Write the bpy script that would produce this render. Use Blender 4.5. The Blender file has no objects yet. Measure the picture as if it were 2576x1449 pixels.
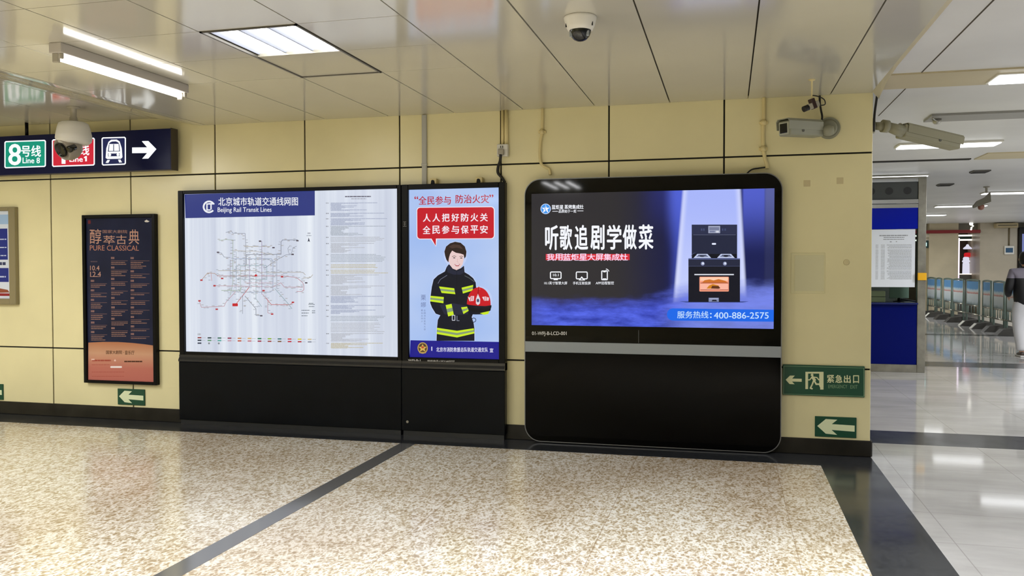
import bpy, bmesh, math, random
import numpy as np
from mathutils import Vector, Matrix, Euler

random.seed(7)
S = bpy.context.scene
COL = S.collection
PI = math.pi

# ------------------------------------------------------------------ camera
F_PX, W_PX = 2130.6, 2576.0
CAM_Y, CAM_Z = -7.1466, 1.5
cam = bpy.data.cameras.new('camera')
cam.sensor_fit = 'HORIZONTAL'
cam.sensor_width = 36.0
cam.lens = 36.0 * F_PX / W_PX
cam.clip_start, cam.clip_end = 0.05, 120
camera = bpy.data.objects.new('camera', cam)
COL.objects.link(camera)
_yaw, _pitch, _roll = -0.250034, -0.024474, -0.001486
_fw = Vector((math.sin(_yaw) * math.cos(_pitch), math.cos(_yaw) * math.cos(_pitch), math.sin(_pitch)))
_r = Vector((math.cos(_yaw), -math.sin(_yaw), 0))
_u = _r.cross(_fw)
_r2 = _r * math.cos(_roll) + _u * math.sin(_roll)
_u2 = -_r * math.sin(_roll) + _u * math.cos(_roll)
_m = Matrix((_r2, _u2, -_fw)).transposed().to_4x4()
_m.translation = (0, CAM_Y, CAM_Z)
camera.matrix_world = _m
S.camera = camera

# ------------------------------------------------------------------ view and world
S.view_settings.view_transform = 'Standard'
S.view_settings.look = 'None'
S.view_settings.exposure = 0.0
S.view_settings.gamma = 1.0
S.view_settings.use_curve_mapping = False
world = bpy.data.worlds.new('world')
S.world = world
world.use_nodes = True
_bg = world.node_tree.nodes['Background']
_bg.inputs[0].default_value = (0.9, 0.95, 1.0, 1)
_bg.inputs[1].default_value = 0.10

# ------------------------------------------------------------------ unseen lamps: added fill, and the tubes mirrored in the display
def area_lamp(name, x, y, z, sx, sy, power, col=(0.98, 0.99, 1.0), spread=PI):
    l = bpy.data.lights.new(name, 'AREA')
    l.shape = 'RECTANGLE'
    l.size, l.size_y = sx, sy
    l.energy = power
    l.color = col
    l.spread = spread
    o = bpy.data.objects.new(name, l)
    o.location = (x, y, z)
    COL.objects.link(o)
    return o
LAMP_W = 65
for (x, y, k) in ((-4.8, -5.2, 0.9), (-6.4, -6.75, 1.0), (-6.7, -2.9, 1.0), (-8.4, -4.4, 1.0), (-4.5, -9.3, 1.0), (-2.3, -5.2, 0.95), (0.6, -4.6, 1.75)):  # added fill, placed and powered to brighten the wall and floor
    area_lamp('room_fill_lamp', x, y, 2.84, 0.58, 1.18, LAMP_W * k, spread=PI if x < -3 else math.radians(132))
for x in (-2.84, -2.65, -2.46):
    area_lamp('ceiling_tube_lamp', x, -6.75, 2.84, 0.07, 1.15, 12)
for (x, y) in ((5.4, 0.5), (8.4, -0.6 + 1.4), (5.2, 3.4), (8.2, 6.6), (8.4, 12.0), (9.6, 18.0)):  # added fill for the hall, no fittings seen at these spots
    area_lamp('hall_fill_lamp', x, y, 2.84, 1.1, 0.3, 135, (0.98, 0.99, 1.0))
area_lamp('hall_fill_lamp', 3.0, 19.5, 2.84, 1.1, 0.3, 135, (0.98, 0.99, 1.0))  # one more added fill lamp, deep in the hall

# ------------------------------------------------------------------ colours and materials
def lin(c):
    def f(v):
        v /= 255.0
        return v / 12.92 if v <= 0.04045 else ((v + 0.055) / 1.055) ** 2.4
    return tuple(f(v) for v in c)

_mats = {}
def mat(name, rgb, rough=0.5, metal=0.0, spec=0.5, emit=0.0, coat=0.0):
    """principled material; rgb is 0..255 display colour"""
    if name in _mats:
        return _mats[name]
    m = bpy.data.materials.new(name)
    m.use_nodes = True
    b = m.node_tree.nodes['Principled BSDF']
    c = (*lin(rgb), 1)
    b.inputs['Base Color'].default_value = c if not emit else (0.012, 0.012, 0.014, 1)
    b.inputs['Roughness'].default_value = rough
    b.inputs['Metallic'].default_value = metal
    b.inputs['Specular IOR Level'].default_value = spec if not emit else 0.1
    if coat:
        b.inputs['Coat Weight'].default_value = coat
        b.inputs['Coat Roughness'].default_value = 0.03
    if emit:
        b.inputs['Emission Color'].default_value = c
        b.inputs['Emission Strength'].default_value = emit
    _mats[name] = m
    return m

class NT:
    """small node-tree writer"""
    def __init__(s, m):
        s.t = m.node_tree; s.n = s.t.nodes; s.l = s.t.links
        s.b = s.n['Principled BSDF']
    def link(s, a, b): s.l.new(a, b)
    def coord(s, kind='Object'):
        return s.n.new('ShaderNodeTexCoord').outputs[kind]
    def mapping(s, v, scale=(1, 1, 1), loc=(0, 0, 0), rot=(0, 0, 0)):
        k = s.n.new('ShaderNodeMapping'); s.link(v, k.inputs[0])
        k.inputs['Scale'].default_value = scale; k.inputs['Location'].default_value = loc
        k.inputs['Rotation'].default_value = rot
        return k.outputs[0]
    def noise(s, v, scale, detail=3, rough=0.5, out='Fac'):
        k = s.n.new('ShaderNodeTexNoise'); s.link(v, k.inputs['Vector'])
        k.inputs['Scale'].default_value = scale; k.inputs['Detail'].default_value = detail
        k.inputs['Roughness'].default_value = rough
        return k.outputs[out]
    def voronoi(s, v, scale, out='Color', feature='F1'):
        k = s.n.new('ShaderNodeTexVoronoi'); s.link(v, k.inputs['Vector'])
        k.feature = feature
        k.inputs['Scale'].default_value = scale
        return k.outputs[out]
    def ramp(s, v, stops, interp='LINEAR'):
        k = s.n.new('ShaderNodeValToRGB'); s.link(v, k.inputs[0])
        k.color_ramp.interpolation = interp
        e = k.color_ramp.elements
        while len(e) < len(stops): e.new(0.5)
        for el, (p, c) in zip(e, stops):
            el.position = p
            el.color = (*lin(c), 1)
        return k.outputs[0]
    def mix(s, fac, a, b, mode='MIX'):
        k = s.n.new('ShaderNodeMix'); k.data_type = 'RGBA'; k.blend_type = mode
        for sock, v in ((k.inputs[0], fac), (k.inputs[6], a), (k.inputs[7], b)):
            if isinstance(v, (int, float)): sock.default_value = v
            elif isinstance(v, tuple): sock.default_value = (*lin(v), 1)
            else: s.link(v, sock)
        return k.outputs[2]
    def math(s, op, a, b=0.0, c=0.0):
        k = s.n.new('ShaderNodeMath'); k.operation = op
        for sock, v in zip(k.inputs, (a, b, c)):
            if isinstance(v, (int, float)): sock.default_value = v
            else: s.link(v, sock)
        return k.outputs[0]
    def smooth(s, v, a, b):
        k = s.n.new('ShaderNodeMapRange'); k.interpolation_type = 'SMOOTHSTEP'
        s.link(v, k.inputs[0])
        lo, hi, o0, o1 = (a, b, 0, 1) if a < b else (b, a, 1, 0)
        k.inputs[1].default_value = lo; k.inputs[2].default_value = hi
        k.inputs[3].default_value = o0; k.inputs[4].default_value = o1
        return k.outputs[0]
    def xyz(s, v):
        k = s.n.new('ShaderNodeSeparateXYZ'); s.link(v, k.inputs[0])
        return k.outputs
    def bump(s, h, strength, dist=0.01):
        k = s.n.new('ShaderNodeBump'); s.link(h, k.inputs['Height'])
        k.inputs['Strength'].default_value = strength; k.inputs['Distance'].default_value = dist
        s.link(k.outputs[0], s.b.inputs['Normal'])

def noisy(name, rgb, rough, var=0.06, scale=3.0, bump=0.0, bscale=40, bdist=0.002, **kw):
    """material whose tone wanders a little"""
    if name in _mats: return _mats[name]
    m = mat(name, rgb, rough, **kw)
    t = NT(m); co = t.coord()
    lo = tuple(max(0, v * (1 - var)) for v in rgb); hi = tuple(min(255, v * (1 + var)) for v in rgb)
    t.link(t.ramp(t.noise(co, scale, 4), [(0.3, lo), (0.7, hi)]), t.b.inputs['Base Color'])
    if bump: t.bump(t.noise(co, bscale, 2), bump, bdist)
    return m

# enamel wall panels
M_WALL = noisy('cream_enamel', (232, 223, 176), 0.26, var=0.025, scale=1.2, bump=0.25, bscale=1.6, bdist=0.012)
M_GAP = mat('joint_gap', (16, 14, 10), 0.9)
# painted metal ceiling
M_CEIL = noisy('cream_ceiling_metal', (194, 191, 177), 0.11, var=0.02, scale=0.8, bump=0.35, bscale=1.1, bdist=0.008, spec=0.7)
M_CEILGAP = mat('ceiling_gap', (70, 64, 50), 0.9)
M_HCEIL = noisy('grey_hall_ceiling', (218, 218, 217), 0.35, var=0.04, scale=0.7)
M_HBAND = noisy('tan_ceiling_band', (196, 184, 150), 0.4, var=0.04, scale=1.0)
M_BLACK = mat('satin_black', (9, 10, 12), 0.34, spec=0.15)
M_BLACKMETAL = noisy('black_sheet_metal', (12, 15, 19), 0.30, var=0.12, scale=5, spec=0.12)
M_GLASSBLK = mat('black_glass', (5, 5, 6), 0.045, spec=0.2)
M_CHROME = mat('chrome', (205, 208, 212), 0.12, metal=1.0)
M_STEEL = noisy('brushed_steel', (158, 156, 148), 0.3, var=0.1, scale=6, metal=0.85)
M_SILVER = mat('silver_trim', (150, 158, 166), 0.42, metal=0.25)
M_WHITEMETAL = mat('white_painted_metal', (222, 220, 212), 0.4)
M_GREYPLASTIC = mat('warm_grey_plastic', (168, 162, 146), 0.45)
M_CAMGREY = mat('camera_grey_paint', (150, 150, 130), 0.45)
M_CAMOLIVE = mat('camera_olive_paint', (142, 138, 112), 0.45)
M_DARKGLASS = mat('dark_lens_glass', (10, 12, 12), 0.06)
M_CREAMPIPE = mat('cream_conduit', (222, 206, 150), 0.4)
M_RUBBER = mat('black_rubber', (22, 21, 19), 0.6)
M_TUBE = mat('fluorescent_tube', (255, 253, 248), 0.4, emit=15.0)
M_HLAMP = mat('hall_light_panel', (250, 252, 255), 0.4, emit=4.5)
M_REFLECTOR = mat('lamp_reflector', (150, 155, 170), 0.3)

def granite():
    m = mat('dark_granite', (46, 48, 52), 0.16)
    t = NT(m); co = t.coord()
    c = t.ramp(t.noise(co, 26, 4, 0.7), [(0.35, (34, 36, 40)), (0.62, (54, 56, 60))])
    t.link(c, t.b.inputs['Base Color'])
    t.link(t.ramp(t.noise(co, 2.2, 3), [(0.3, (92, 92, 92)), (0.7, (128, 128, 128))]), t.b.inputs['Roughness'])
    return m
M_GRANITE = granite()
M_SKIRT = noisy('skirting_stone', (36, 34, 30), 0.3, var=0.25, scale=6, spec=0.3)

def terrazzo():
    m = mat('beige_terrazzo', (196, 184, 158), 0.17)
    t = NT(m); co = t.coord()
    d = t.noise(co, 22, 2, 0.5, 'Color')
    v = t.n.new('ShaderNodeVectorMath'); v.operation = 'MULTIPLY_ADD'
    t.link(d, v.inputs[0]); v.inputs[1].default_value = (0.03, 0.03, 0.03); t.link(co, v.inputs[2])
    mv = t.mapping(v.outputs[0], (1.0, 0.55, 1.0))
    n1 = t.noise(mv, 46, 1, 0.5)
    n3 = t.noise(mv, 38, 2, 0.6)
    worm = t.math('SUBTRACT', 1.0, t.math('MULTIPLY', t.math('ABSOLUTE', t.math('SUBTRACT', n1, 0.5)), 5.0))
    k = t.math('MULTIPLY_ADD', worm, 0.30, t.math('MULTIPLY', n3, 0.70))
    c = t.ramp(k, [(0.30, (172, 154, 124)), (0.44, (196, 182, 155)), (0.54, (218, 209, 191)), (0.64, (242, 240, 233))])
    n2 = t.noise(co, 0.55, 2)
    c = t.mix(t.smooth(n2, 0.35, 0.7), c, t.mix(1.0, c, (226, 216, 206), 'MULTIPLY'))
    # thin cement joints between the slabs
    x = t.xyz(co)
    def joint(axis, period, off):
        fr = t.math('FRACT', t.math('MULTIPLY_ADD', axis, 1.0 / period, off))
        return t.math('LESS_THAN', t.math('ABSOLUTE', t.math('SUBTRACT', fr, 0.5)), 0.0022)
    j = t.math('MAXIMUM', joint(x[0], 1.05, 0.16), joint(x[1], 1.05, 0.31))
    c = t.mix(t.math('MULTIPLY', j, 0.55), c, (142, 112, 74))
    t.link(c, t.b.inputs['Base Color'])
    t.link(t.ramp(t.noise(co, 3.0, 3), [(0.3, (104, 104, 104)), (0.7, (136, 136, 136))]), t.b.inputs['Roughness'])
    return m
M_TERRAZZO = terrazzo()

def marble():
    m = mat('pale_hall_tiles', (190, 189, 188), 0.065)
    t = NT(m); co = t.coord()
    c = t.ramp(t.noise(t.mapping(co, (0.6, 1.8, 1)), 1.4, 5, 0.6), [(0.3, (172, 171, 170)), (0.7, (202, 201, 201))])
    x = t.xyz(co)
    def joint(axis, period, off, w):
        fr = t.math('FRACT', t.math('MULTIPLY_ADD', axis, 1.0 / period, off))
        return t.math('LESS_THAN', t.math('ABSOLUTE', t.math('SUBTRACT', fr, 0.5)), w)
    j = t.math('MAXIMUM', joint(x[0], 0.8, 0.0, 0.004), joint(x[1], 0.6, 0.07, 0.005))
    c = t.mix(t.math('MULTIPLY', j, 0.4), c, (120, 116, 110))
    t.link(c, t.b.inputs['Base Color'])
    return m
M_MARBLE = marble()

# ------------------------------------------------------------------ mesh writer
class MB:
    def __init__(s): s.bm = bmesh.new()
    def _mi(s, faces, mi, smooth=False):
        for f in faces:
            f.material_index = mi
            f.smooth = smooth
    def box(s, x0, x1, y0, y1, z0, z1, mi=0, bev=0.0, seg=2, M=None):
        r = bmesh.ops.create_cube(s.bm, size=1.0)
        vs = r['verts']
        for v in vs:
            v.co = Vector(((x0 + x1) / 2 + v.co.x * (x1 - x0), (y0 + y1) / 2 + v.co.y * (y1 - y0), (z0 + z1) / 2 + v.co.z * (z1 - z0)))
        fs = {f for v in vs for f in v.link_faces}
        if bev > 0:
            es = {e for v in vs for e in v.link_edges}
            r = bmesh.ops.bevel(s.bm, geom=list(es), offset=bev, segments=seg, affect='EDGES', profile=0.5)
            fs = {f for f in r['faces']} | {f for f in fs if f.is_valid}
            vs = list({v for f in fs for v in f.verts})
        s._mi(fs, mi)
        if M is not None: bmesh.ops.transform(s.bm, matrix=M, verts=list(vs))
        return s
    def cyl(s, p0, p1, r0, r1=None, n=20, mi=0, caps=True, smooth=True):
        r1 = r0 if r1 is None else r1
        p0, p1 = Vector(p0), Vector(p1)
        d = p1 - p0
        q = d.to_track_quat('Z', 'Y').to_matrix()
        a = [s.bm.verts.new(p0 + q @ Vector((r0 * math.cos(2 * PI * i / n), r0 * math.sin(2 * PI * i / n), 0))) for i in range(n)]
        b = [s.bm.verts.new(p1 + q @ Vector((r1 * math.cos(2 * PI * i / n), r1 * math.sin(2 * PI * i / n), 0))) for i in range(n)]
        fs = [s.bm.faces.new((a[i], a[(i + 1) % n], b[(i + 1) % n], b[i])) for i in range(n)]
        s._mi(fs, mi, smooth)
        if caps: s._mi([s.bm.faces.new(a[::-1]), s.bm.faces.new(b)], mi)
        return s
    def tube(s, pts, r, n=10, mi=0, sub=6):
        """round tube through the points (Catmull-Rom)"""
        P = [Vector(p) for p in pts]
        path = []
        for i in range(len(P) - 1):
            a, b, c, d = P[max(i - 1, 0)], P[i], P[i + 1], P[min(i + 2, len(P) - 1)]
            for k in range(sub):
                t = k / sub
                path.append(0.5 * ((2 * b) + (c - a) * t + (2 * a - 5 * b + 4 * c - d) * t * t + (-a + 3 * b - 3 * c + d) * t ** 3))
        path.append(P[-1])
        rings = []
        up = Vector((0.31, 0.95, 0.05))
        for i, p in enumerate(path):
            d = (path[min(i + 1, len(path) - 1)] - path[max(i - 1, 0)]).normalized()
            x = d.cross(up).normalized(); y = x.cross(d)
            rings.append([s.bm.verts.new(p + r * (math.cos(2 * PI * k / n) * x + math.sin(2 * PI * k / n) * y)) for k in range(n)])
        for a, b in zip(rings, rings[1:]):
            s._mi([s.bm.faces.new((a[k], b[k], b[(k + 1) % n], a[(k + 1) % n])) for k in range(n)], mi, True)
        s._mi([s.bm.faces.new(rings[0]), s.bm.faces.new(rings[-1][::-1])], mi)
        return s
    def lathe(s, prof, n=32, mi=0, M=None, smooth=True):
        """profile of (radius, z) spun about z"""
        rings = []
        for r, z in prof:
            if r < 1e-6: rings.append([s.bm.verts.new((0, 0, z))])
            else: rings.append([s.bm.verts.new((r * math.cos(2 * PI * k / n), r * math.sin(2 * PI * k / n), z)) for k in range(n)])
        fs = []
        for a, b in zip(rings, rings[1:]):
            for k in range(n):
                j = (k + 1) % n
                if len(a) == 1 and len(b) == 1: continue
                if len(a) == 1: fs.append(s.bm.faces.new((a[0], b[j], b[k])))
                elif len(b) == 1: fs.append(s.bm.faces.new((a[k], a[j], b[0])))
                else: fs.append(s.bm.faces.new((a[k], a[j], b[j], b[k])))
        s._mi(fs, mi, smooth)
        if M is not None: bmesh.ops.transform(s.bm, matrix=M, verts=[v for r in rings for v in r])
        return s
    def prism(s, poly, y0, y1, mi=0, M=None):
        """outline in (x, z) pushed from y0 to y1"""
        a = [s.bm.verts.new((x, y0, z)) for x, z in poly]
        b = [s.bm.verts.new((x, y1, z)) for x, z in poly]
        n = len(poly)
        fs = [s.bm.faces.new(a), s.bm.faces.new(b[::-1])]
        fs += [s.bm.faces.new((a[i], b[i], b[(i + 1) % n], a[(i + 1) % n])) for i in range(n)]
        s._mi(fs, mi)
        if M is not None: bmesh.ops.transform(s.bm, matrix=M, verts=a + b)
        return s
    def face(s, pts, mi=0):
        s._mi([s.bm.faces.new([s.bm.verts.new(p) for p in pts])], mi)
        return s

def rrect(x0, x1, z0, z1, r, n=8):
    out = []
    for cx, cz, a0 in ((x1 - r, z1 - r, 0), (x0 + r, z1 - r, 90), (x0 + r, z0 + r, 180), (x1 - r, z0 + r, 270)):
        for k in range(n + 1):
            a = math.radians(a0 + 90 * k / n)
            out.append((cx + r * math.cos(a), cz + r * math.sin(a)))
    return out

def obj(name, mb, mats, parent=None, loc=(0, 0, 0), rot=(0, 0, 0), label=None, kind=None, fix=True):
    if fix: bmesh.ops.recalc_face_normals(mb.bm, faces=mb.bm.faces)
    me = bpy.data.meshes.new(name)
    mb.bm.to_mesh(me); mb.bm.free()
    for m in (mats if isinstance(mats, (list, tuple)) else [mats]): me.materials.append(m)
    o = bpy.data.objects.new(name, me)
    COL.objects.link(o)
    o.location = loc; o.rotation_euler = rot
    if parent: o.parent = parent
    if label: o['label'] = label
    if kind: o['kind'] = kind
    return o

def thing(name, label, cat, loc=(0, 0, 0), rot=(0, 0, 0), group=None):
    o = bpy.data.objects.new(name, None)
    COL.objects.link(o)
    o.empty_display_size = 0.1
    o.location = loc; o.rotation_euler = rot
    return tag(o, label, cat, group)

def tag(o, label, cat, group=None):
    o['label'] = label; o['category'] = cat
    if group: o['group'] = group
    return o

def copy_tree(o, parent=None):
    c = o.copy(); COL.objects.link(c)
    if parent: c.parent = parent
    for ch in [k for k in S.objects if k.parent == o]: copy_tree(ch, c)
    return c

# ------------------------------------------------------------------ flat lettering and pictures
_txt = {}
def text_mesh(s, bold):
    key = s
    if key not in _txt:
        cu = bpy.data.curves.new('lettering', 'FONT')
        cu.body = s; cu.size = 1.0; cu.resolution_u = 3
        o = bpy.data.objects.new('lettering', cu)
        COL.objects.link(o)
        dg = bpy.context.evaluated_depsgraph_get()
        me = bpy.data.meshes.new_from_object(o.evaluated_get(dg))
        vs = [(v.co.x, v.co.y) for v in me.vertices]
        fs = [tuple(p.vertices) for p in me.polygons]
        bpy.data.objects.remove(o); bpy.data.curves.remove(cu); bpy.data.meshes.remove(me)
        _txt[key] = (vs, fs)
    return _txt[key]

def homography(src, dst):
    A = []; b = []
    for (x, y), (u, v) in zip(src, dst):
        A.append([x, y, 1, 0, 0, 0, -u * x, -u * y]); b.append(u)
        A.append([0, 0, 0, x, y, 1, -v * x, -v * y]); b.append(v)
    h = np.linalg.solve(np.array(A, float), np.array(b, float))
    return np.append(h, 1).reshape(3, 3)

class Art:
    """flat artwork: the drawing's own coordinates (read off a crop) are mapped to the (x, z) of its sheet;
    every layer of ink lies a third of a millimetre above the one below"""
    STEP = 0.0003
    def __init__(s, src, dst, emit=0.0, rough=0.25, prefix='ink', spec=0.18):
        s.H = homography(src, dst); s.mb = MB(); s.mats = []; s.idx = {}
        s.emit, s.rough, s.prefix, s.layer, s.spec = emit, rough, prefix, 0, spec
        s.ox, s.oy, s.k = 0, 0, 1
        s.last, s.count = 0, 0
    def crop(s, x, y, k): s.ox, s.oy, s.k = x, y, k; return s
    def P(s, x, y):
        x, y = s.ox + x / s.k, s.oy + y / s.k
        v = s.H @ np.array([x, y, 1.0]); return v[0] / v[2], v[1] / v[2]
    def mi(s, c):
        if isinstance(c, bpy.types.Material):
            key = c.name
            if key not in s.idx: s.idx[key] = len(s.mats); s.mats.append(c)
            return s.idx[key]
        if c not in s.idx:
            s.idx[c] = len(s.mats)
            s.mats.append(mat('%s_%d_%d_%d' % (s.prefix, *c), c, s.rough, emit=s.emit, spec=s.spec))
        return s.idx[c]
    def up(s, n=1): s.layer += n; return s
    def poly(s, pts, c):
        if s.layer != s.last: s.last, s.count = s.layer, 0
        s.count += 1
        y = -s.layer * s.STEP - min(s.count, 500) * 5e-7
        q = [s.P(*p) for p in pts]
        area = sum(q[i][0] * q[(i + 1) % len(q)][1] - q[(i + 1) % len(q)][0] * q[i][1] for i in range(len(q)))
        if area < 0: q = q[::-1]
        s.mb.face([(x, y, z) for x, z in q], s.mi(c))
        return s
    def rect(s, x0, y0, x1, y1, c): return s.poly([(x0, y0), (x1, y0), (x1, y1), (x0, y1)], c)
    def rrect(s, x0, y0, x1, y1, r, c, n=6): return s.poly(rrect(x0, x1, y0, y1, r, n), c)
    def oval(s, cx, cy, rx, ry, c, n=24, a0=0, a1=360):
        full = a1 - a0 >= 360
        return s.poly([(cx + rx * math.cos(math.radians(a0 + (a1 - a0) * k / (n if full else n - 1))), cy + ry * math.sin(math.radians(a0 + (a1 - a0) * k / (n if full else n - 1)))) for k in range(n)], c)
    def line(s, pts, w, c):
        for (x0, y0), (x1, y1) in zip(pts, pts[1:]):
            d = math.hypot(x1 - x0, y1 - y0) or 1
            nx, ny = -(y1 - y0) / d * w / 2, (x1 - x0) / d * w / 2
            ex, ey = (x1 - x0) / d * w * .3, (y1 - y0) / d * w * .3
            s.poly([(x0 + nx - ex, y0 + ny - ey), (x1 + nx + ex, y1 + ny + ey), (x1 - nx + ex, y1 - ny + ey), (x0 - nx - ex, y0 - ny - ey)], c)
        return s
    def frame(s, x0, y0, x1, y1, w, c, r=0):
        """hollow rectangle (round corners when r is set)"""
        if not r: return s.line([(x0, y0), (x1, y0), (x1, y1), (x0, y1), (x0, y0)], w, c)
        o = rrect(x0, x1, y0, y1, r, 5); i = rrect(x0 + w, x1 - w, y0 + w, y1 - w, max(r - w, r * .3), 5)
        for k in range(len(o)):
            j = (k + 1) % len(o); s.poly([o[k], o[j], i[j], i[k]], c)
        return s
    def ring(s, cx, cy, r, w, c, a0=0, a1=360, n=28):
        p = [math.radians(a0 + (a1 - a0) * k / n) for k in range(n + 1)]
        for a, b in zip(p, p[1:]):
            s.poly([(cx + q * math.cos(t), cy + q * math.sin(t)) for q, t in ((r, a), (r, b), (r - w, b), (r - w, a))], c)
        return s
    def text(s, t, x0, y0, x1, y1, c, bold=0.0):
        vs, fs = text_mesh(t, bold)
        if not vs: return s
        ax, bx = min(v[0] for v in vs), max(v[0] for v in vs)
        ay, by = min(v[1] for v in vs), max(v[1] for v in vs)
        m = s.mi(c)
        sx, sy = (x1 - x0) / (bx - ax), (y1 - y0) / (by - ay)
        b = bold * 0.8
        for k, (ox, oy) in enumerate(((0, 0), (-b, 0), (b, 0), (0, b * .6), (0, -b * .6)) if bold > 0.005 else ((0, 0),)):
            y = -s.layer * s.STEP - k * 0.00002
            bv = []
            for vx, vy in vs:
                px, pz = s.P(x0 + (vx + ox - ax) * sx, y1 - (vy + oy - ay) * sy)
                bv.append(s.mb.bm.verts.new((px, y, pz)))
            for f in fs:
                s.mb.bm.faces.new([bv[i] for i in f]).material_index = m
        return s
    def dashes(s, x0, x1, y, h, c, rnd, wmin=6, wmax=22, gap=3):
        """illegible small print: a row of short strokes"""
        x = x0
        while x < x1:
            w = min(rnd.uniform(wmin, wmax), x1 - x)
            s.rect(x, y - h / 2, x + w, y + h / 2, c)
            x += w + gap
        return s
    def build(s, name, parent=None, loc=(0, 0, 0), label=None):
        return obj(name, s.mb, s.mats, parent, loc, label=label, fix=False)

# ================================================================== the setting
CEIL = 2.86
def ceil_z(x):
    t = min(max((-4.83 - x) / 0.625, 0), 1)
    return CEIL + 0.09 * t * t * (3 - 2 * t)

# wall with the posters: enamel panels with open joints on a dark backing
w = MB()
vj = [-11.0, -10.40, -9.457, -8.514, -7.571, -6.628, -5.685, -4.745, -3.803, -2.865, -1.923, -0.98, -0.038, 1.09]
hj = [0.0, 0.69, 2.395, 3.02]
g = 0.0066
for a, b in zip(vj, vj[1:]):
    for c, d in zip(hj, hj[1:]):
        w.box(a + (g if a > -11 else 0), b - (g if b < 1 else 0), 0, 0.02, c + (g if c else 0), d - (g if d < 3 else 0), 0, 0.0025, 1)
w.box(-11, 1.085, 0.012, 0.30, 0, 3.02, 1)
obj('wall_back', w, [M_WALL, M_GAP], kind='structure')
w = MB(); w.box(1.03, 1.09, 0.021, 26, 0, 3.02, 0)
obj('wall_corridor', w, M_WALL, kind='structure')
w = MB(); w.box(-11.2, -11, -11, 0.3, 0, 3.1); obj('wall_left', w, M_WALL, kind='structure')
w = MB(); w.box(-11.2, 12.2, -11.2, -11, 0, 3.1); obj('wall_rear', w, M_WALL, kind='structure')
w = MB(); w.box(12, 12.2, -11, 26, 0, 3.1); obj('wall_right', w, noisy('hall_wall_cream', (206, 204, 196), 0.45, var=0.05, scale=1.0), kind='structure')
w = MB(); w.box(1.03, 12.2, 26, 26.2, 0, 3.1); obj('wall_far', w, noisy('dim_brown_wall', (96, 82, 64), 0.5, var=0.1, scale=2), kind='structure')

# skirting
w = MB()
w.box(-11, 1.10, -0.018, 0.0, 0, 0.127, 0, 0.004, 1)
w.box(1.09, 1.108, 0.0, 5.8, 0, 0.127, 0, 0.004, 1)
obj('baseboard_back', w, M_SKIRT, kind='structure')

# floors
w = MB(); w.box(-11, 0.684, -11, -0.41, -0.1, 0.0); obj('floor', w, M_TERRAZZO, kind='structure')
w = MB()
w.box(-11, 0.684, -0.41, 0.02, -0.1, 0.0)
obj('trim_1', w, M_GRANITE, kind='structure')
w = MB(); w.box(0.684, 1.094, -11, 0.02, -0.1, 0.0); obj('trim_2', w, M_GRANITE, kind='structure')
w = MB(); w.box(-2.706, -2.572, -11, -0.41, -0.02, 0.0012); obj('trim_3', w, mat('grey_stone_strip', (98, 98, 98), 0.13, spec=0.7), kind='structure')
w = MB()
for y0, y1 in ((-11, 0.57), (1.17, 6.72), (7.42, 13.05), (13.5, 26)):
    w.box(1.094, 12, y0, y1, -0.1, 0.0)
obj('hall_floor', w, M_MARBLE, kind='structure')
w = MB()
for y0, y1 in ((0.57, 1.17), (6.72, 7.42), (13.05, 13.5)):
    w.box(1.094, 12, y0, y1, -0.1, 0.0)
obj('trim_4', w, M_GRANITE, kind='structure')

# ceiling of glossy metal tiles
w = MB()
rnd = random.Random(3)
xj = [1.082, 0.773] + [0.1475 - 0.6225 * k for k in range(0, 19)]
yj_left = [0.0, -1.62, -2.225, -2.83, -3.435, -4.04, -4.645, -5.25, -5.855, -6.46, -7.065, -7.67, -8.275, -8.88, -9.485, -10.09, -11.0]
yj_right = [0.0, -3.435, -5.855, -8.275, -11.0]
for xb, xa in zip(xj, xj[1:]):
    for yb, ya in zip(*(lambda L: (L, L[1:]))(yj_left if xa < -1.8 else yj_right)):
        if abs(xa + 2.965) < 0.01 and abs(ya + 2.83) < 0.31 and yb > -2.83 and yb < -1.6: continue
        tx, ty = rnd.uniform(-1, 1) * 0.0008, rnd.uniform(-1, 1) * 0.0008
        cx, cy = (xa + xb) / 2, (ya + yb) / 2
        gx, gy = 0.0045, 0.003
        nx = 24 if abs(xb + 4.8325) < 0.02 else 4
        xs = [xa + gx + (xb - xa - 2 * gx) * k / nx for k in range(nx + 1)]
        row = []
        for x in xs:
            z = ceil_z(x) + tx * (x - cx)
            row.append([w.bm.verts.new((x, y, z + dz + ty * (y - cy))) for y, dz in ((ya + gy, 0.02), (ya + gy, 0), (yb - gy, 0), (yb - gy, 0.02))])
        for p, q in zip(row, row[1:]):
            for k in range(3):
                w.bm.faces.new((p[k], p[k + 1], q[k + 1], q[k]))
        w.bm.faces.new(row[0]); w.bm.faces.new(row[-1][::-1])
w.box(-11, 1.082, -11, 0.0, 3.02, 3.06, 1)
for x0, x1, y0, y1 in ((-11, -2.97, -11, 0), (-2.34, 1.082, -11, 0), (-2.97, -2.34, -11, -2.84), (-2.97, -2.34, -1.61, 0)):
    if x1 > -4: w.box(max(x0, -4.83), x1, y0, y1, 2.885, 2.89, 1)
obj('ceiling', w, [M_CEIL, M_CEILGAP], kind='structure', fix=True)

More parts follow.
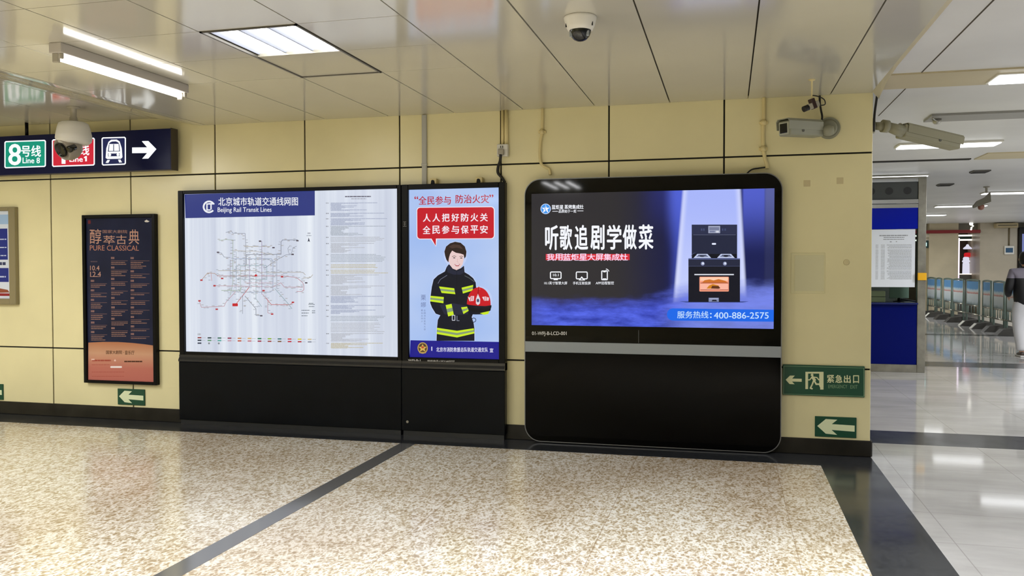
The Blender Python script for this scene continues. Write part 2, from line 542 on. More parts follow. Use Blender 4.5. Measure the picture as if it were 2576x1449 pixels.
# hall ceiling, its tan lamp band and darker bands
w = MB(); w.box(1.085, 12, -11, 26, CEIL, CEIL + 0.2); obj('hall_ceiling', w, M_HCEIL, kind='structure')
w = MB(); w.box(1.09, 12, -0.66, -0.16, CEIL - 0.012, CEIL); obj('trim_5', w, M_HBAND, kind='structure')
w = MB()
w.box(1.75, 12, 1.12, 1.46, CEIL - 0.02, CEIL)
obj('trim_6', w, mat('grey_ceiling_band', (150, 149, 146), 0.5), kind='structure')
w = MB(); w.box(1.3, 2.95, 4.62, 4.72, CEIL - 0.012, CEIL); obj('trim_7', w, mat('dark_ceiling_slot', (40, 38, 34), 0.7), kind='structure')
w = MB(); w.box(3.0, 12, 4.1, 4.7, CEIL - 0.012, CEIL); obj('trim_8', w, M_HBAND, kind='structure')
# two plank joints of the hall ceiling
w = MB()
for x in (1.305, 3.1, 4.9): w.box(x - 0.004, x + 0.004, -8, -0.66, CEIL - 0.003, CEIL)
for x in (1.305, 2.9): w.box(x - 0.003, x + 0.003, -0.16, 1.1, CEIL - 0.003, CEIL)
obj('trim_9', w, M_CEILGAP, kind='structure')
# metal edge trim between the two ceilings, its near-wall end peeling down
w = MB()
n = 24
for k in range(n):
    y0, y1 = -11 + 10.95 * k / n, -11 + 10.95 * (k + 1) / n
    f = lambda y: 0.0 if y < -1.0 else 0.03 * ((y + 1.0) / 0.95) ** 2
    p = [(1.076, y0, CEIL), (1.076, y1, CEIL), (1.094 + f(y1), y1, CEIL - 0.012 - f(y1) * 1.6), (1.094 + f(y0), y0, CEIL - 0.012 - f(y0) * 1.6)]
    w.face(p)
    w.face([p[3], p[2], (p[2][0] + 0.003, p[2][1], CEIL), (p[3][0] + 0.003, p[3][1], CEIL)])
obj('trim_10', w, mat('ceiling_edge_trim', (206, 202, 192), 0.25, metal=0.3), kind='structure')

# ------------------------------------------------------------------ lamps
# recessed fluorescent panel
t = thing('recessed_ceiling_light', 'large recessed ceiling light with three bright tubes, set flush among the ceiling tiles', 'ceiling light', (-2.6535, -2.225, CEIL))
w = MB()
hx, hy = 0.308, 0.602
for x0, x1, y0, y1 in ((-hx, -hx + 0.014, -hy, hy), (hx - 0.014, hx, -hy, hy), (-hx, hx, -hy, -hy + 0.014), (-hx, hx, hy - 0.014, hy)):
    w.box(x0, x1, y0, y1, -0.006, 0.09)
obj('frame', w, mat('lamp_frame_grey', (88, 84, 74), 0.4), t)
w = MB()
w.box(-hx + 0.014, hx - 0.014, -hy + 0.014, hy - 0.014, 0.088, 0.095)
for c in (-0.19, 0.0, 0.19):
    prof = [(c - 0.092 + 0.184 * k / 10, 0.012 + 0.07 * (1 - (2 * k / 10 - 1) ** 6)) for k in range(11)]
    for (xa, za), (xb, zb) in zip(prof, prof[1:]):
        w.face([(xa, -hy + 0.016, za), (xb, -hy + 0.016, zb), (xb, hy - 0.016, zb), (xa, hy - 0.016, za)])
obj('reflector', w, M_REFLECTOR, t, fix=False)
for c in (-0.19, 0.0, 0.19):
    w = MB(); w.cyl((c, -0.565, 0.04), (c, 0.565, 0.04), 0.014, n=14)
    tb = obj('tube', w, M_TUBE, t)
    for sy in (-1, 1):
        w = MB(); w.cyl((c, sy * 0.565, 0.04), (c, sy * 0.585, 0.04), 0.0145, n=14)
        obj('end_cap', w, M_STEEL, tb)

# surface batten with one bare tube
t = thing('batten_light', 'bare fluorescent tube on a grey batten hung under the ceiling, left of the recessed light', 'ceiling light', (-3.94, -2.225, CEIL))
w = MB(); w.box(-0.045, 0.045, -0.625, 0.625, -0.062, 0.0, 0, 0.006, 2)
obj('housing', w, mat('batten_grey', (190, 185, 178), 0.45), t)
w = MB(); w.cyl((-0.008, -0.59, -0.083), (-0.008, 0.59, -0.083), 0.0195, n=18)
obj('tube', w, M_TUBE, t)
for sy in (-1, 1):
    w = MB(); w.box(-0.034, 0.01, sy * 0.6 - 0.012, sy * 0.6 + 0.012, -0.115, -0.06, 0, 0.004, 1)
    w.box(0.018, 0.036, sy * 0.6 - 0.012, sy * 0.6 + 0.012, -0.095, -0.06, 0, 0.004, 1)
    obj('lamp_holder', w, M_GREYPLASTIC, t)

# hall light panels
def hall_light(x, y, label):
    t = thing('hall_ceiling_light', label, 'ceiling light', (x, y, CEIL), group='long white lights on the hall ceiling')
    w = MB()
    w.box(-0.52, 0.52, -0.16, 0.16, -0.022, 0.0, 0, 0.004, 1)
    obj('frame', w, M_WHITEMETAL, t)
    w = MB(); w.box(-0.5, 0.5, -0.14, 0.14, -0.032, -0.020, 0, 0.003, 1)
    obj('diffuser', w, M_HLAMP, t)
for x, y, l in ((2.34, -0.38, 'white hall light in the tan ceiling band, nearest of all, cut by the frame edge'),
                (2.34, 3.15, 'white hall light partly hidden behind the olive bullet camera'),
                (2.34, 6.6, 'white hall light just above the top of the blue service kiosk'),
                (5.03, 10.1, 'white hall light beside the small hanging hall camera, at the right frame edge'),
                (5.0, 13.6, 'long white hall light between the small hanging camera and the shop front'),
                (4.95, 17.0, 'farthest and shortest hall light, low beside the steel kiosk post')):
    hall_light(x, y, l)
# added unseen fill lamps keep the hall evenly lit (plain lamps at the top of this script)

# ================================================================== things on the wall
GREEN = (10, 74, 52)
GLOW = (214, 226, 178)

# ------------------------------------------------------------------ lightbox cabinet with the rail map
RB = Vector((-3.96, 0, 0))                 # its base, local zero
t = thing('map_lightbox', 'wide black floor-standing lightbox showing the pale rail transit map', 'lightbox', RB)
def cabinet(t, X0, X1, sx0, sx1, sz0, sz1, left_side, right_side):
    """black case: outer x range, screen opening"""
    w = MB()
    D = -0.08
    w.box(X0, sx0, D, -0.002, 0.60, 2.235, 0, 0.004, 1)
    w.box(sx1, X1, D, -0.002, 0.60, 2.235, 0, 0.004, 1)
    w.box(sx0, sx1, D, -0.002, sz1, 2.235, 0, 0.004, 1)
    w.box(sx0, sx1, D, -0.002, 0.60, sz0, 0, 0.004, 1)
    w.box(sx0 - 0.01, sx1 + 0.01, -0.05, -0.004, sz0 - 0.01, sz1 + 0.01, 0)
    obj('frame', w, M_BLACK, t)
    w = MB()
    # moulded ledge: stepped profile in (y, z) drawn out along x
    prof = [(-0.005, 0.60), (-0.088, 0.60), (-0.097, 0.606), (-0.097, 0.622), (-0.090, 0.632), (-0.0815, 0.645), (-0.0815, 0.668), (-0.005, 0.668)]
    a = [w.bm.verts.new((X0, y, z)) for y, z in prof]; b = [w.bm.verts.new((X1, y, z)) for y, z in prof]
    w.bm.faces.new(a); w.bm.faces.new(b[::-1])
    for i in range(len(prof)):
        j = (i + 1) % len(prof)
        w.bm.faces.new((a[i], b[i], b[j], a[j]))
    obj('ledge', w, mat('ledge_black_gloss', (30, 32, 36), 0.14), t)
    w = MB()
    w.box(X0, X1, -0.092, -0.02, 0.045, 0.60, 0, 0.004, 1)
    obj('base_panel', w, M_BLACKMETAL, t)
    w = MB(); w.box(X0 + 0.01, X1 - 0.01, -0.080, -0.02, 0.0, 0.05)
    obj('plinth', w, mat('plinth_dark_grey', (38, 40, 44), 0.3), t)
cabinet(t, -5.10 - RB.x, -2.823 - RB.x, -5.045 - RB.x, -2.862 - RB.x, 0.697, 2.203, True, False)

def map_sheet():
    a = Art([(457.3, 488.3), (998, 477), (998.3, 899), (462.4, 883.4)],
            [(-5.045 - RB.x, 2.203), (-2.862 - RB.x, 2.203), (-2.862 - RB.x, 0.697), (-5.045 - RB.x, 0.697)], emit=0.92, rough=0.16, prefix='map_ink')
    # back-lit sheet, its tubes showing as soft upright bands
    m = mat('backlit_sheet', (214, 222, 236), 0.14, emit=0.97)
    n = NT(m); co = n.coord()
    wv = n.noise(n.mapping(co, (7.0, 0.0, 0.12)), 1.0, 4, 0.6)
    n.link(n.ramp(wv, [(0.3, (199, 206, 224)), (0.5, (215, 222, 236)), (0.7, (236, 242, 250))]), n.b.inputs['Emission Color'])
    a.crop(440, 440, 2.8983)
    a.poly([(50, 140), (1617, 107), (1618, 1330), (65, 1285)], m)
    a.up().poly([(51, 141), (1008, 119), (1008, 299), (58, 315)], (52, 62, 132))
    W = (244, 246, 252)
    a.up()
    # round emblem of the railway
    a.ring(231, 233, 46, 13, W, 40, 322, 32)
    a.line([(231, 211), (268, 211)], 10, W)
    a.line([(216, 211), (216, 256)], 10, W).line([(216, 256), (240, 256)], 9, W).line([(216, 212), (238, 212)], 9, W).line([(246, 216), (246, 250)], 10, W)
    a.text('北京城市轨道交通线网图', 300, 165, 884, 226, W, 0.02)
    a.text('Beijing Rail Transit Lines', 295, 238, 690, 282, W, 0.012)
    # the line diagram
    a.crop(470, 560, 4.5294)
    G = [(90, 96, 120), (120, 96, 150), (172, 92, 104), (96, 140, 150), (150, 128, 92), (110, 130, 170), (160, 110, 80), (120, 150, 110), (186, 60, 64), (74, 82, 104)]
    G = [tuple(int(v * .62 + 226 * .38) for v in q) for q in G]
    L = [(0, 5, [(420, 115), (480, 95), (500, 124), (640, 126), (648, 260), (640, 650)]), (7, 5, [(340, 205), (420, 195), (500, 200), (500, 690), (470, 830)]),
         (9, 6, [(1240, 202), (1070, 202), (1052, 225), (1052, 365), (655, 366), (655, 480)]), (4, 5, [(630, 277), (930, 277)]), (1, 6, [(832, 215), (832, 820)]),
         (0, 5, [(325, 340), (370, 350), (400, 395), (470, 400)]), (5, 6, [(500, 415), (940, 415), (960, 440), (960, 770), (930, 795), (600, 795)]),
         (3, 5, [(540, 490), (880, 490), (890, 510), (890, 650), (640, 650), (540, 640), (535, 500)]), (6, 6, [(140, 655), (180, 610), (210, 575), (290, 580), (330, 610), (760, 608)]),
         (2, 6, [(320, 610), (1060, 612), (1230, 630), (1300, 690), (1312, 720), (1312, 770), (1290, 790), (1230, 790)]), (4, 5, [(330, 550), (760, 550), (800, 570), (1300, 572), (1330, 600)]),
         (4, 5, [(1300, 640), (1390, 630), (1415, 600)]), (2, 5, [(290, 720), (380, 722), (960, 735), (1050, 690), (1090, 740), (1300, 742)]), (7, 6, [(370, 775), (580, 775), (600, 740)]),
         (9, 5, [(870, 520), (1000, 430), (1110, 372), (1185, 368)]), (9, 4, [(1140, 350), (1130, 300), (1155, 265)]), (9, 4, [(1170, 360), (1190, 290), (1230, 275)]),
         (3, 5, [(765, 380), (765, 870), (830, 960)]), (1, 5, [(690, 420), (690, 730), (640, 800)]), (8, 8, [(690, 735), (640, 800), (540, 925)]), (8, 7, [(880, 860), (940, 938), (1150, 940), (1190, 915)]),
         (9, 6, [(640, 840), (765, 985), (765, 1060), (830, 1062)]), (3, 6, [(980, 755), (1140, 935), (1175, 985)]), (2, 5, [(530, 790), (420, 910), (400, 955), (140, 965), (115, 895)]),
         (9, 4, [(612, 830), (612, 1040)]), (2, 5, [(840, 820), (900, 890), (900, 1030), (945, 1045)]), (0, 4, [(1003, 370), (1003, 760)]), (0, 4, [(470, 430), (470, 640)]), (7, 4, [(586, 500), (586, 800)]),
         (5, 4, [(540, 330), (540, 800)]), (4, 4, [(500, 320), (760, 330), (960, 370)]), (8, 4, [(250, 580), (258, 665)]), (2, 4, [(640, 690), (960, 690)])]
    rnd = random.Random(11)
    a.up()
    for ci, wd, pts in L:
        a.line(pts, wd, G[ci])
    a.up()
    tick = [(172, 178, 190), (186, 190, 198), (180, 176, 176)]
    for ci, wd, pts in L:
        for (x0, y0), (x1, y1) in zip(pts, pts[1:]):
            d = math.hypot(x1 - x0, y1 - y0); q = max(1, int(d / 30))
            for k in range(q):
                f = (k + .5) / q; x = x0 + (x1 - x0) * f; y = y0 + (y1 - y0) * f
                sx = rnd.choice((-1, 1)) * rnd.uniform(12, 26); sy = rnd.choice((-1, 1)) * rnd.uniform(8, 13)
                a.rect(x + sx - 13, y + sy - 3.5, x + sx + 13, y + sy + 3.5, tick[rnd.randrange(3)])
    R = (206, 44, 48)
    a.up()
    a.rrect(495, 922, 558, 955, 6, R); a.poly([(745, 610), (765, 588), (782, 610), (775, 616), (750, 616)], R)
    for x, y in ((140, 657), (118, 892), (1064, 622), (1188, 912), (950, 1045), (290, 720), (316, 988), (378, 638), (852, 778)): a.rect(x - 14, y - 8, x + 14, y + 8, (190, 60, 62))
    for x, y in ((1240, 212), (1185, 368), (1340, 692), (826, 1064), (812, 215), (966, 290), (330, 340)): a.rect(x - 14, y - 7, x + 14, y + 7, (84, 74, 84))
    a.poly([(1370, 175), (1384, 228), (1370, 216), (1357, 228)], (40, 44, 64))
    a.dashes(1345, 1400, 155, 7, (130, 134, 150), rnd).dashes(1356, 1388, 128, 18, (168, 172, 184), rnd)
    for y, x0, x1 in ((925, 1370, 1420), (938, 1366, 1436), (962, 1370, 1432), (1004, 1286, 1380), (1010, 1405, 1445), (1034, 1286, 1370), (1032, 1405, 1445), (1066, 1286, 1355)): a.dashes(x0, x1, y, 8, (112, 120, 130), rnd)
    # key of the line colours
    C0 = [(150, 60, 56), (40, 60, 62), (52, 110, 86), (150, 44, 70), (206, 130, 66), (224, 180, 104), (36, 120, 74), (150, 186, 54), (70, 122, 122), (214, 66, 66), (226, 204, 50), (216, 196, 150)]
    C1 = [(34, 46, 58), (96, 150, 110), (86, 170, 160), (206, 160, 176), (200, 84, 50), (206, 124, 130), (160, 40, 62), (160, 62, 50), (130, 92, 60), (196, 40, 60), (186, 44, 44), (140, 144, 160)]
    for k in range(12):
        x = 97 + k * 114.5; y = 1311 + k * 2.0
        a.rrect(x, y - 7, x + 44, y + 7, 3, C0[k]); a.dashes(x + 52, x + 92, y + 1, 4, (160, 164, 172), rnd)
        a.rrect(x, y + 22, x + 44, y + 36, 3, C1[k]); a.dashes(x + 52, x + 88, y + 30, 4, (160, 164, 172), rnd)
    a.rrect(97, 1365, 141, 1380, 3, (52, 58, 78)); a.oval(228, 1375, 11, 11, (140, 146, 150)); a.oval(340, 1376, 11, 11, (140, 146, 150)); a.dashes(97, 135, 1272, 22, (186, 190, 198), rnd)
    # small print of the notes column
    a.crop(440, 440, 2.8983)
    a.dashes(1230, 1420, 163, 9, (112, 112, 128), rnd, 10, 30, 2); a.dashes(1275, 1385, 180, 4, (140, 140, 152), rnd)
    cols = [(194, 192, 178), (178, 186, 208), (194, 198, 208), (202, 196, 174), (182, 190, 202)]
    y = 210; k = 0
    while y < 1262:
        blk = rnd.randint(3, 7); c = cols[rnd.randrange(5)]
        if rnd.random() < .8: a.dashes(1090, 1110, y, 7, (150, 152, 160), rnd, 4, 10)
        full = rnd.random() < .45
        for q in range(blk):
            if y > 1262: break
            x1 = rnd.uniform(1440, 1555) if (full or q == 0) else rnd.uniform(1190, 1420)
            a.dashes(1122 + rnd.uniform(0, 4), x1, y, 5.5, c, rnd, 8, 40, 1.6)
            if not full: a.dashes(1122 + rnd.uniform(0, 10), min(x1, rnd.uniform(1220, 1330)), y + 5.1, 3.2, c, rnd, 5, 14, 2)
            y += 10.2
        y += rnd.choice((4, 9, 14))
    a.build('map_sheet', t, (0, -0.0512, 0), label='pale back-lit rail transit map with blue title banner')
map_sheet()

# ------------------------------------------------------------------ narrower cabinet with the portrait screen
FB = Vector((-2.345, 0, 0))
t = thing('portrait_screen_cabinet', 'narrow black cabinet joined to the map lightbox, portrait screen with smiling firefighter', 'advertising screen', FB)
cabinet(t, -2.819 - FB.x, -1.868 - FB.x, -2.756 - FB.x, -1.924 - FB.x, 0.70, 2.19, False, True)
w = MB(); w.cyl((-2.765 - FB.x, -0.091, 0.125), (-2.765 - FB.x, -0.096, 0.125), 0.012); obj('lock', w, M_STEEL, t)

def fire_picture():
    a = Art([(1027.6, 476.2), (1255.5, 472.8), (1255.5, 903.6), (1027, 898.4)],
            [(-2.756 - FB.x, 2.19), (-1.924 - FB.x, 2.19), (-1.924 - FB.x, 0.70), (-2.756 - FB.x, 0.70)], emit=0.95, rough=0.08, prefix='screen_ink')
    m = mat('poster_sky', (170, 198, 246), 0.08, emit=0.95)
    n = NT(m); co = n.coord()
    n.link(n.ramp(n.noise(co, 1.6, 2), [(0.3, (160, 190, 244)), (0.7, (188, 208, 246))]), n.b.inputs['Emission Color'])
    a.crop(1000, 440, 2.8967)
    a.poly([(80, 105), (740, 95), (740, 1343), (78, 1328)], m)
    RED, WHITE = (190, 34, 52), (250, 240, 250)
    a.up()
    a.text('“', 120, 152, 146, 172, RED, 0.02).text('全民参与', 150, 152, 386, 214, RED, 0.018).text('防治火灾', 422, 144, 664, 206, RED, 0.018).text('”', 668, 146, 696, 166, RED, 0.02)
    a.rrect(134, 231, 706, 466, 26, WHITE); a.poly([(230, 455), (286, 455), (276, 520)], WHITE)
    a.up().rrect(139, 236, 700, 461, 22, (200, 30, 44)).poly([(240, 455), (276, 455), (274, 514)], (200, 30, 44))
    a.up()
    def spaced(s, x0, x1, y0, y1, c, b):
        k = len(s); step = (x1 - x0) / (k - 1 + 0.78)
        for i, ch in enumerate(s): a.text(ch, x0 + i * step, y0, x0 + i * step + step * 0.78, y1, c, b)
    spaced('人人把好防火关', 182, 655, 280, 338, WHITE, 0.03)
    spaced('全民参与保平安', 180, 655, 368, 426, WHITE, 0.03)
    a.poly([(84, 1205), (740, 1216), (740, 1343), (78, 1328)], (26, 24, 140))
    # name and captions in upright columns
    GB = (112, 126, 170)
    a.text('栗', 162, 872, 200, 912, GB).text('娜', 162, 925, 200, 962, GB)
    for i, ch in enumerate('全国消防宣传大使'): a.text(ch, 183, 978 + i * 20, 197, 992 + i * 20, GB)
    for i, ch in enumerate('著名主持人'): a.text(ch, 163, 978 + i * 20, 177, 992 + i * 20, GB)
    # foot banner
    a.up().text('北京市消防救援总队轨道交通支队', 275, 1256, 655, 1290, (236, 236, 255), 0.015).text('宣', 668, 1262, 694, 1292, (236, 236, 255), 0.015)
    a.rect(238, 1252, 245, 1282, (230, 230, 250))
    a.oval(174, 1262, 38, 42, (190, 160, 84)); a.up().oval(174, 1262, 31, 35, (88, 66, 40)); a.up()
    a.poly([(174, 1232), (184, 1252), (204, 1254), (188, 1268), (196, 1290), (174, 1277), (152, 1290), (160, 1268), (144, 1254), (164, 1252)], (214, 178, 90))
    a.oval(174, 1256, 10, 9, (190, 50, 44)); a.rect(150, 1292, 198, 1300, (190, 160, 84))
    # the firefighter
    a.crop(1020, 590, 4.996)
    JK, JK2, Y, GR, SK = (18, 21, 34), (34, 38, 58), (206, 238, 40), (136, 158, 120), (238, 208, 206)
    # pale halo of the cut-out, then the jacket
    jacket = [(512, 402), (540, 368), (600, 430), (640, 441), (690, 420), (730, 388), (738, 470), (790, 500), (845, 545), (878, 600), (886, 700), (860, 850), (840, 1000), (826, 1035), (850, 1110), (860, 1180), (860, 1335), (378, 1335), (384, 1180), (396, 1070), (428, 1012), (370, 992), (322, 915), (300, 855), (302, 790), (322, 650), (345, 560), (400, 508), (488, 460)]
    cx, cy = 600, 850
    a.poly([(cx + (x - cx) * 1.035, min(cy + (y - cy) * 1.02, 1335)) for x, y in jacket], (196, 212, 250))
    a.oval(622, 250, 148, 170, (196, 212, 250)); a.oval(918, 820, 168, 172, (196, 212, 250))
    a.up().poly(jacket, JK)
    a.poly([(770, 870), (1076, 886), (1064, 950), (1000, 1000), (880, 1002), (800, 1000), (770, 960)], JK)
    a.up()
    a.poly([(512, 402), (540, 380), (600, 445), (640, 458), (700, 436), (730, 400), (734, 470), (690, 500), (600, 500), (520, 470)], JK2)
    a.line([(400, 610), (430, 560), (515, 508)], 6, (120, 124, 150)); a.line([(740, 515), (800, 545), (860, 590)], 6, (100, 110, 110))
    a.line([(640, 470), (640, 1180)], 4, (8, 9, 16)); a.line([(500, 690), (470, 860)], 5, (8, 9, 16))
    a.poly([(420, 880), (590, 860), (700, 880), (790, 900), (780, 1000), (600, 1010), (480, 1000)], JK2)
    def band(p, inner=True):
        a.poly(p, Y)
        if inner:
            (x0, y0), (x1, y1), (x2, y2), (x3, y3) = p
            a.up(); q = [(x0 + (x3 - x0) * .34, y0 + (y3 - y0) * .34), (x1 + (x2 - x1) * .34, y1 + (y2 - y1) * .34), (x1 + (x2 - x1) * .66, y1 + (y2 - y1) * .66), (x0 + (x3 - x0) * .66, y0 + (y3 - y0) * .66)]
            a.poly(q, GR); a.up(-1)
    a.up()
    band([(414, 648), (606, 672), (620, 746), (446, 730)])
    band([(700, 664), (846, 630), (840, 700), (716, 738)])
    band([(304, 766), (474, 782), (468, 860), (300, 836)])
    band([(496, 884), (572, 868), (600, 1008), (528, 1026)])
    band([(692, 912), (772, 902), (788, 956), (722, 996)])
    band([(386, 1170), (640, 1208), (640, 1292), (382, 1248)]); band([(640, 1208), (852, 1176), (860, 1240), (640, 1292)])
    a.poly([(930, 985), (1050, 958), (1036, 996), (980, 1006)], Y)
    a.frame(575, 1008, 618, 1080, 9, (200, 204, 216), 8); a.line([(640, 1020), (640, 1080), (668, 1080)], 7, (150, 156, 176)); a.ring(852, 1072, 30, 8, (40, 44, 66))
    # helmet
    RD = (204, 24, 36)
    a.poly([(768, 880), (800, 905), (880, 925), (980, 925), (1050, 905), (1076, 886), (1074, 915), (1040, 955), (960, 978), (860, 972), (800, 945), (770, 915)], (14, 14, 20))
    a.up().poly([(768, 872)] + [(916 + 150 * math.cos(math.radians(d)), 872 + 212 * math.sin(math.radians(d))) for d in range(180, 361, 9)] + [(1066, 886), (1000, 896), (900, 892), (800, 882)], RD)
    a.poly([(905, 665), (915, 648), (930, 662), (940, 690), (900, 690)], (226, 70, 70))
    a.up().line([(915, 665), (905, 760)], 12, (150, 10, 22)); a.poly([(905, 740), (935, 810), (930, 865), (905, 885), (880, 865), (880, 810)], (226, 222, 232))
    a.up().oval(906, 826, 16, 22, (70, 76, 110))
    a.poly([(776, 775), (800, 790), (820, 770), (858, 770), (852, 830), (800, 835)], (240, 214, 222)); a.poly([(958, 782), (1000, 775), (1045, 790), (1040, 828), (985, 830)], (240, 214, 222))
    a.up().line([(820, 780), (812, 828)], 8, RD).line([(836, 776), (836, 820)], 6, RD).line([(992, 780), (992, 826)], 7, RD).line([(1014, 782), (1016, 826)], 7, RD)
    # head
    a.poly([(545, 235), (512, 280), (516, 318), (530, 344), (545, 330)], (228, 190, 188))
    face = [(540, 250), (542, 330), (556, 382), (588, 424), (638, 444), (684, 418), (712, 376), (728, 312), (732, 240), (690, 200), (570, 190)]
    a.poly(face, SK)
    a.up()
    a.poly([(493, 262), (484, 210), (506, 146), (556, 106), (620, 87), (690, 100), (742, 146), (763, 212), (756, 272), (738, 300), (728, 250), (690, 236), (630, 225), (582, 198), (556, 240), (541, 292), (533, 345), (509, 312)], (48, 34, 30))
    a.up().poly([(540, 150), (600, 118), (680, 130), (720, 180), (640, 160), (580, 170)], (74, 54, 46))
    EB, EY = (104, 76, 70), (44, 34, 44)
    a.line([(582, 272), (606, 264), (632, 270)], 6, EB).line([(676, 272), (700, 266), (718, 274)], 6, EB)
    a.poly([(590, 290), (606, 282), (628, 290), (608, 296)], EY).poly([(678, 292), (696, 284), (716, 292), (698, 298)], EY)
    a.line([(652, 300), (644, 338), (664, 346)], 4, (214, 166, 160))
    a.poly([(608, 366), (640, 372), (684, 364), (664, 394), (630, 394)], (186, 84, 92))
    a.up().poly([(616, 370), (640, 375), (676, 369), (660, 382), (634, 382)], (252, 244, 246))
    a.line([(606, 424), (640, 436), (680, 420)], 3, (214, 172, 168))
    # tag line on the black frame under the picture
    a.build('screen_picture', t, (0, -0.0512, 0), label='lit poster picture: firefighter with red helmet under a red speech bubble')
    b = Art([(1027.6, 476.2), (1255.5, 472.8), (1255.5, 903.6), (1027, 898.4)], [(-2.756 - FB.x, 2.19), (-1.924 - FB.x, 2.19), (-1.924 - FB.x, 0.70), (-2.756 - FB.x, 0.70)], prefix='print')
    b.crop(1000, 440, 2.8967)
    b.text('王', 42, 338, 68, 372, (150, 150, 150)).build('side_mark', t, (0, -0.0806, 0))
    b = Art([(1027.6, 476.2), (1255.5, 472.8), (1255.5, 903.6), (1027, 898.4)], [(-2.756 - FB.x, 2.19), (-1.924 - FB.x, 2.19), (-1.924 - FB.x, 0.70), (-2.756 - FB.x, 0.70)], prefix='print')
    b.crop(1000, 440, 2.8967).text('WFJ-B-1', 74, 1343, 166, 1362, (216, 216, 216), 0.015)
    b.build('frame_lettering', t, (0, -0.0806, 0))
    b = Art([(1027.6, 476.2), (1255.5, 472.8), (1255.5, 903.6), (1027, 898.4)], [(-2.756 - FB.x, 2.19), (-1.924 - FB.x, 2.19), (-1.924 - FB.x, 0.70), (-2.756 - FB.x, 0.70)], prefix='print')
    b.crop(1000, 440, 2.8967).text('网络电话:13521460227', 218, 1347, 416, 1368, (216, 216, 216), 0.012)
    b.build('frame_lettering', t, (0, -0.0806, 0))
fire_picture()

# two small latches on top of the narrow cabinet
for x, lab in ((-2.53, 'small black latch on top of the portrait screen cabinet, left one'), (-2.11, 'small black latch on top of the portrait screen cabinet, right one')):
    t = thing('cabinet_latch', lab, 'latch', (x, -0.035, 2.235), group='latches on top of the cabinet')
    w = MB(); w.box(-0.03, 0.03, -0.02, 0.034, 0, 0.05, 0, 0.003, 1); obj('plate', w, M_CREAMPIPE, t)
    w = MB(); w.cyl((0, -0.02, 0.022), (0, -0.032, 0.022), 0.014); w.box(-0.016, 0.016, -0.03, -0.02, 0.0, 0.016); obj('catch', w, M_BLACK, t)

# ------------------------------------------------------------------ the big landscape display
TB = Vector((-0.64, 0, 0))
t = thing('display_totem', 'big glossy black landscape display with rounded corners, blue cooker advert on its screen', 'display', TB)
x0, x1 = -1.69 - TB.x, 0.415 - TB.x
w = MB(); w.prism(rrect(x0 + 0.004, x1 - 0.004, 0.012, 2.246, 0.135, 12), -0.094, -0.004)
obj('body', w, M_BLACK, t)
w = MB()
o, i = rrect(x0, x1, 0.008, 2.25, 0.14, 12), rrect(x0 + 0.007, x1 - 0.007, 0.015, 2.243, 0.134, 12)
n = len(o)
for ya, yb, p, q in ((-0.101, -0.101, o, i), (-0.101, -0.088, o, o), (-0.101, -0.088, i, i)):
    for k in range(n):
        j = (k + 1) % n
        w.face([(p[k][0], ya, p[k][1]), (p[j][0], ya, p[j][1]), (q[j][0], yb, q[j][1]), (q[k][0], yb, q[k][1])])
obj('rim', w, mat('rim_metal', (128, 130, 136), 0.35, metal=0.8), t, label='thin metal rim', fix=True)
def half_round(z0, z1, top):
    """front glass panel with two round corners"""
    r, xa, xb = 0.134, x0 + 0.007, x1 - 0.007
    pts = []
    if top:
        pts = [(xa, z0), (xb, z0)] + [(xb - r + r * math.cos(math.radians(a)), z1 - r + r * math.sin(math.radians(a))) for a in range(0, 91, 9)] + [(xa + r + r * math.cos(math.radians(a)), z1 - r + r * math.sin(math.radians(a))) for a in range(90, 181, 9)]
    else:
        pts = [(xb, z1), (xa, z1)] + [(xa + r + r * math.cos(math.radians(a)), z0 + r + r * math.sin(math.radians(a))) for a in range(180, 271, 9)] + [(xb - r + r * math.cos(math.radians(a)), z0 + r + r * math.sin(math.radians(a))) for a in range(270, 361, 9)]
    return pts
w = MB(); w.prism(half_round(0.868, 2.243, True), -0.0995, -0.094); obj('screen_glass', w, M_GLASSBLK, t)
w = MB(); w.prism(half_round(0.015, 0.775, False), -0.0995, -0.094); obj('lower_panel', w, mat('lower_gloss_black', (4, 4, 5), 0.09, spec=0.09), t)
w = MB(); w.box(x0 + 0.005, x1 - 0.005, -0.1, -0.094, 0.777, 0.866, 0, 0.001, 1); obj('silver_band', w, M_SILVER, t, label='silver band')

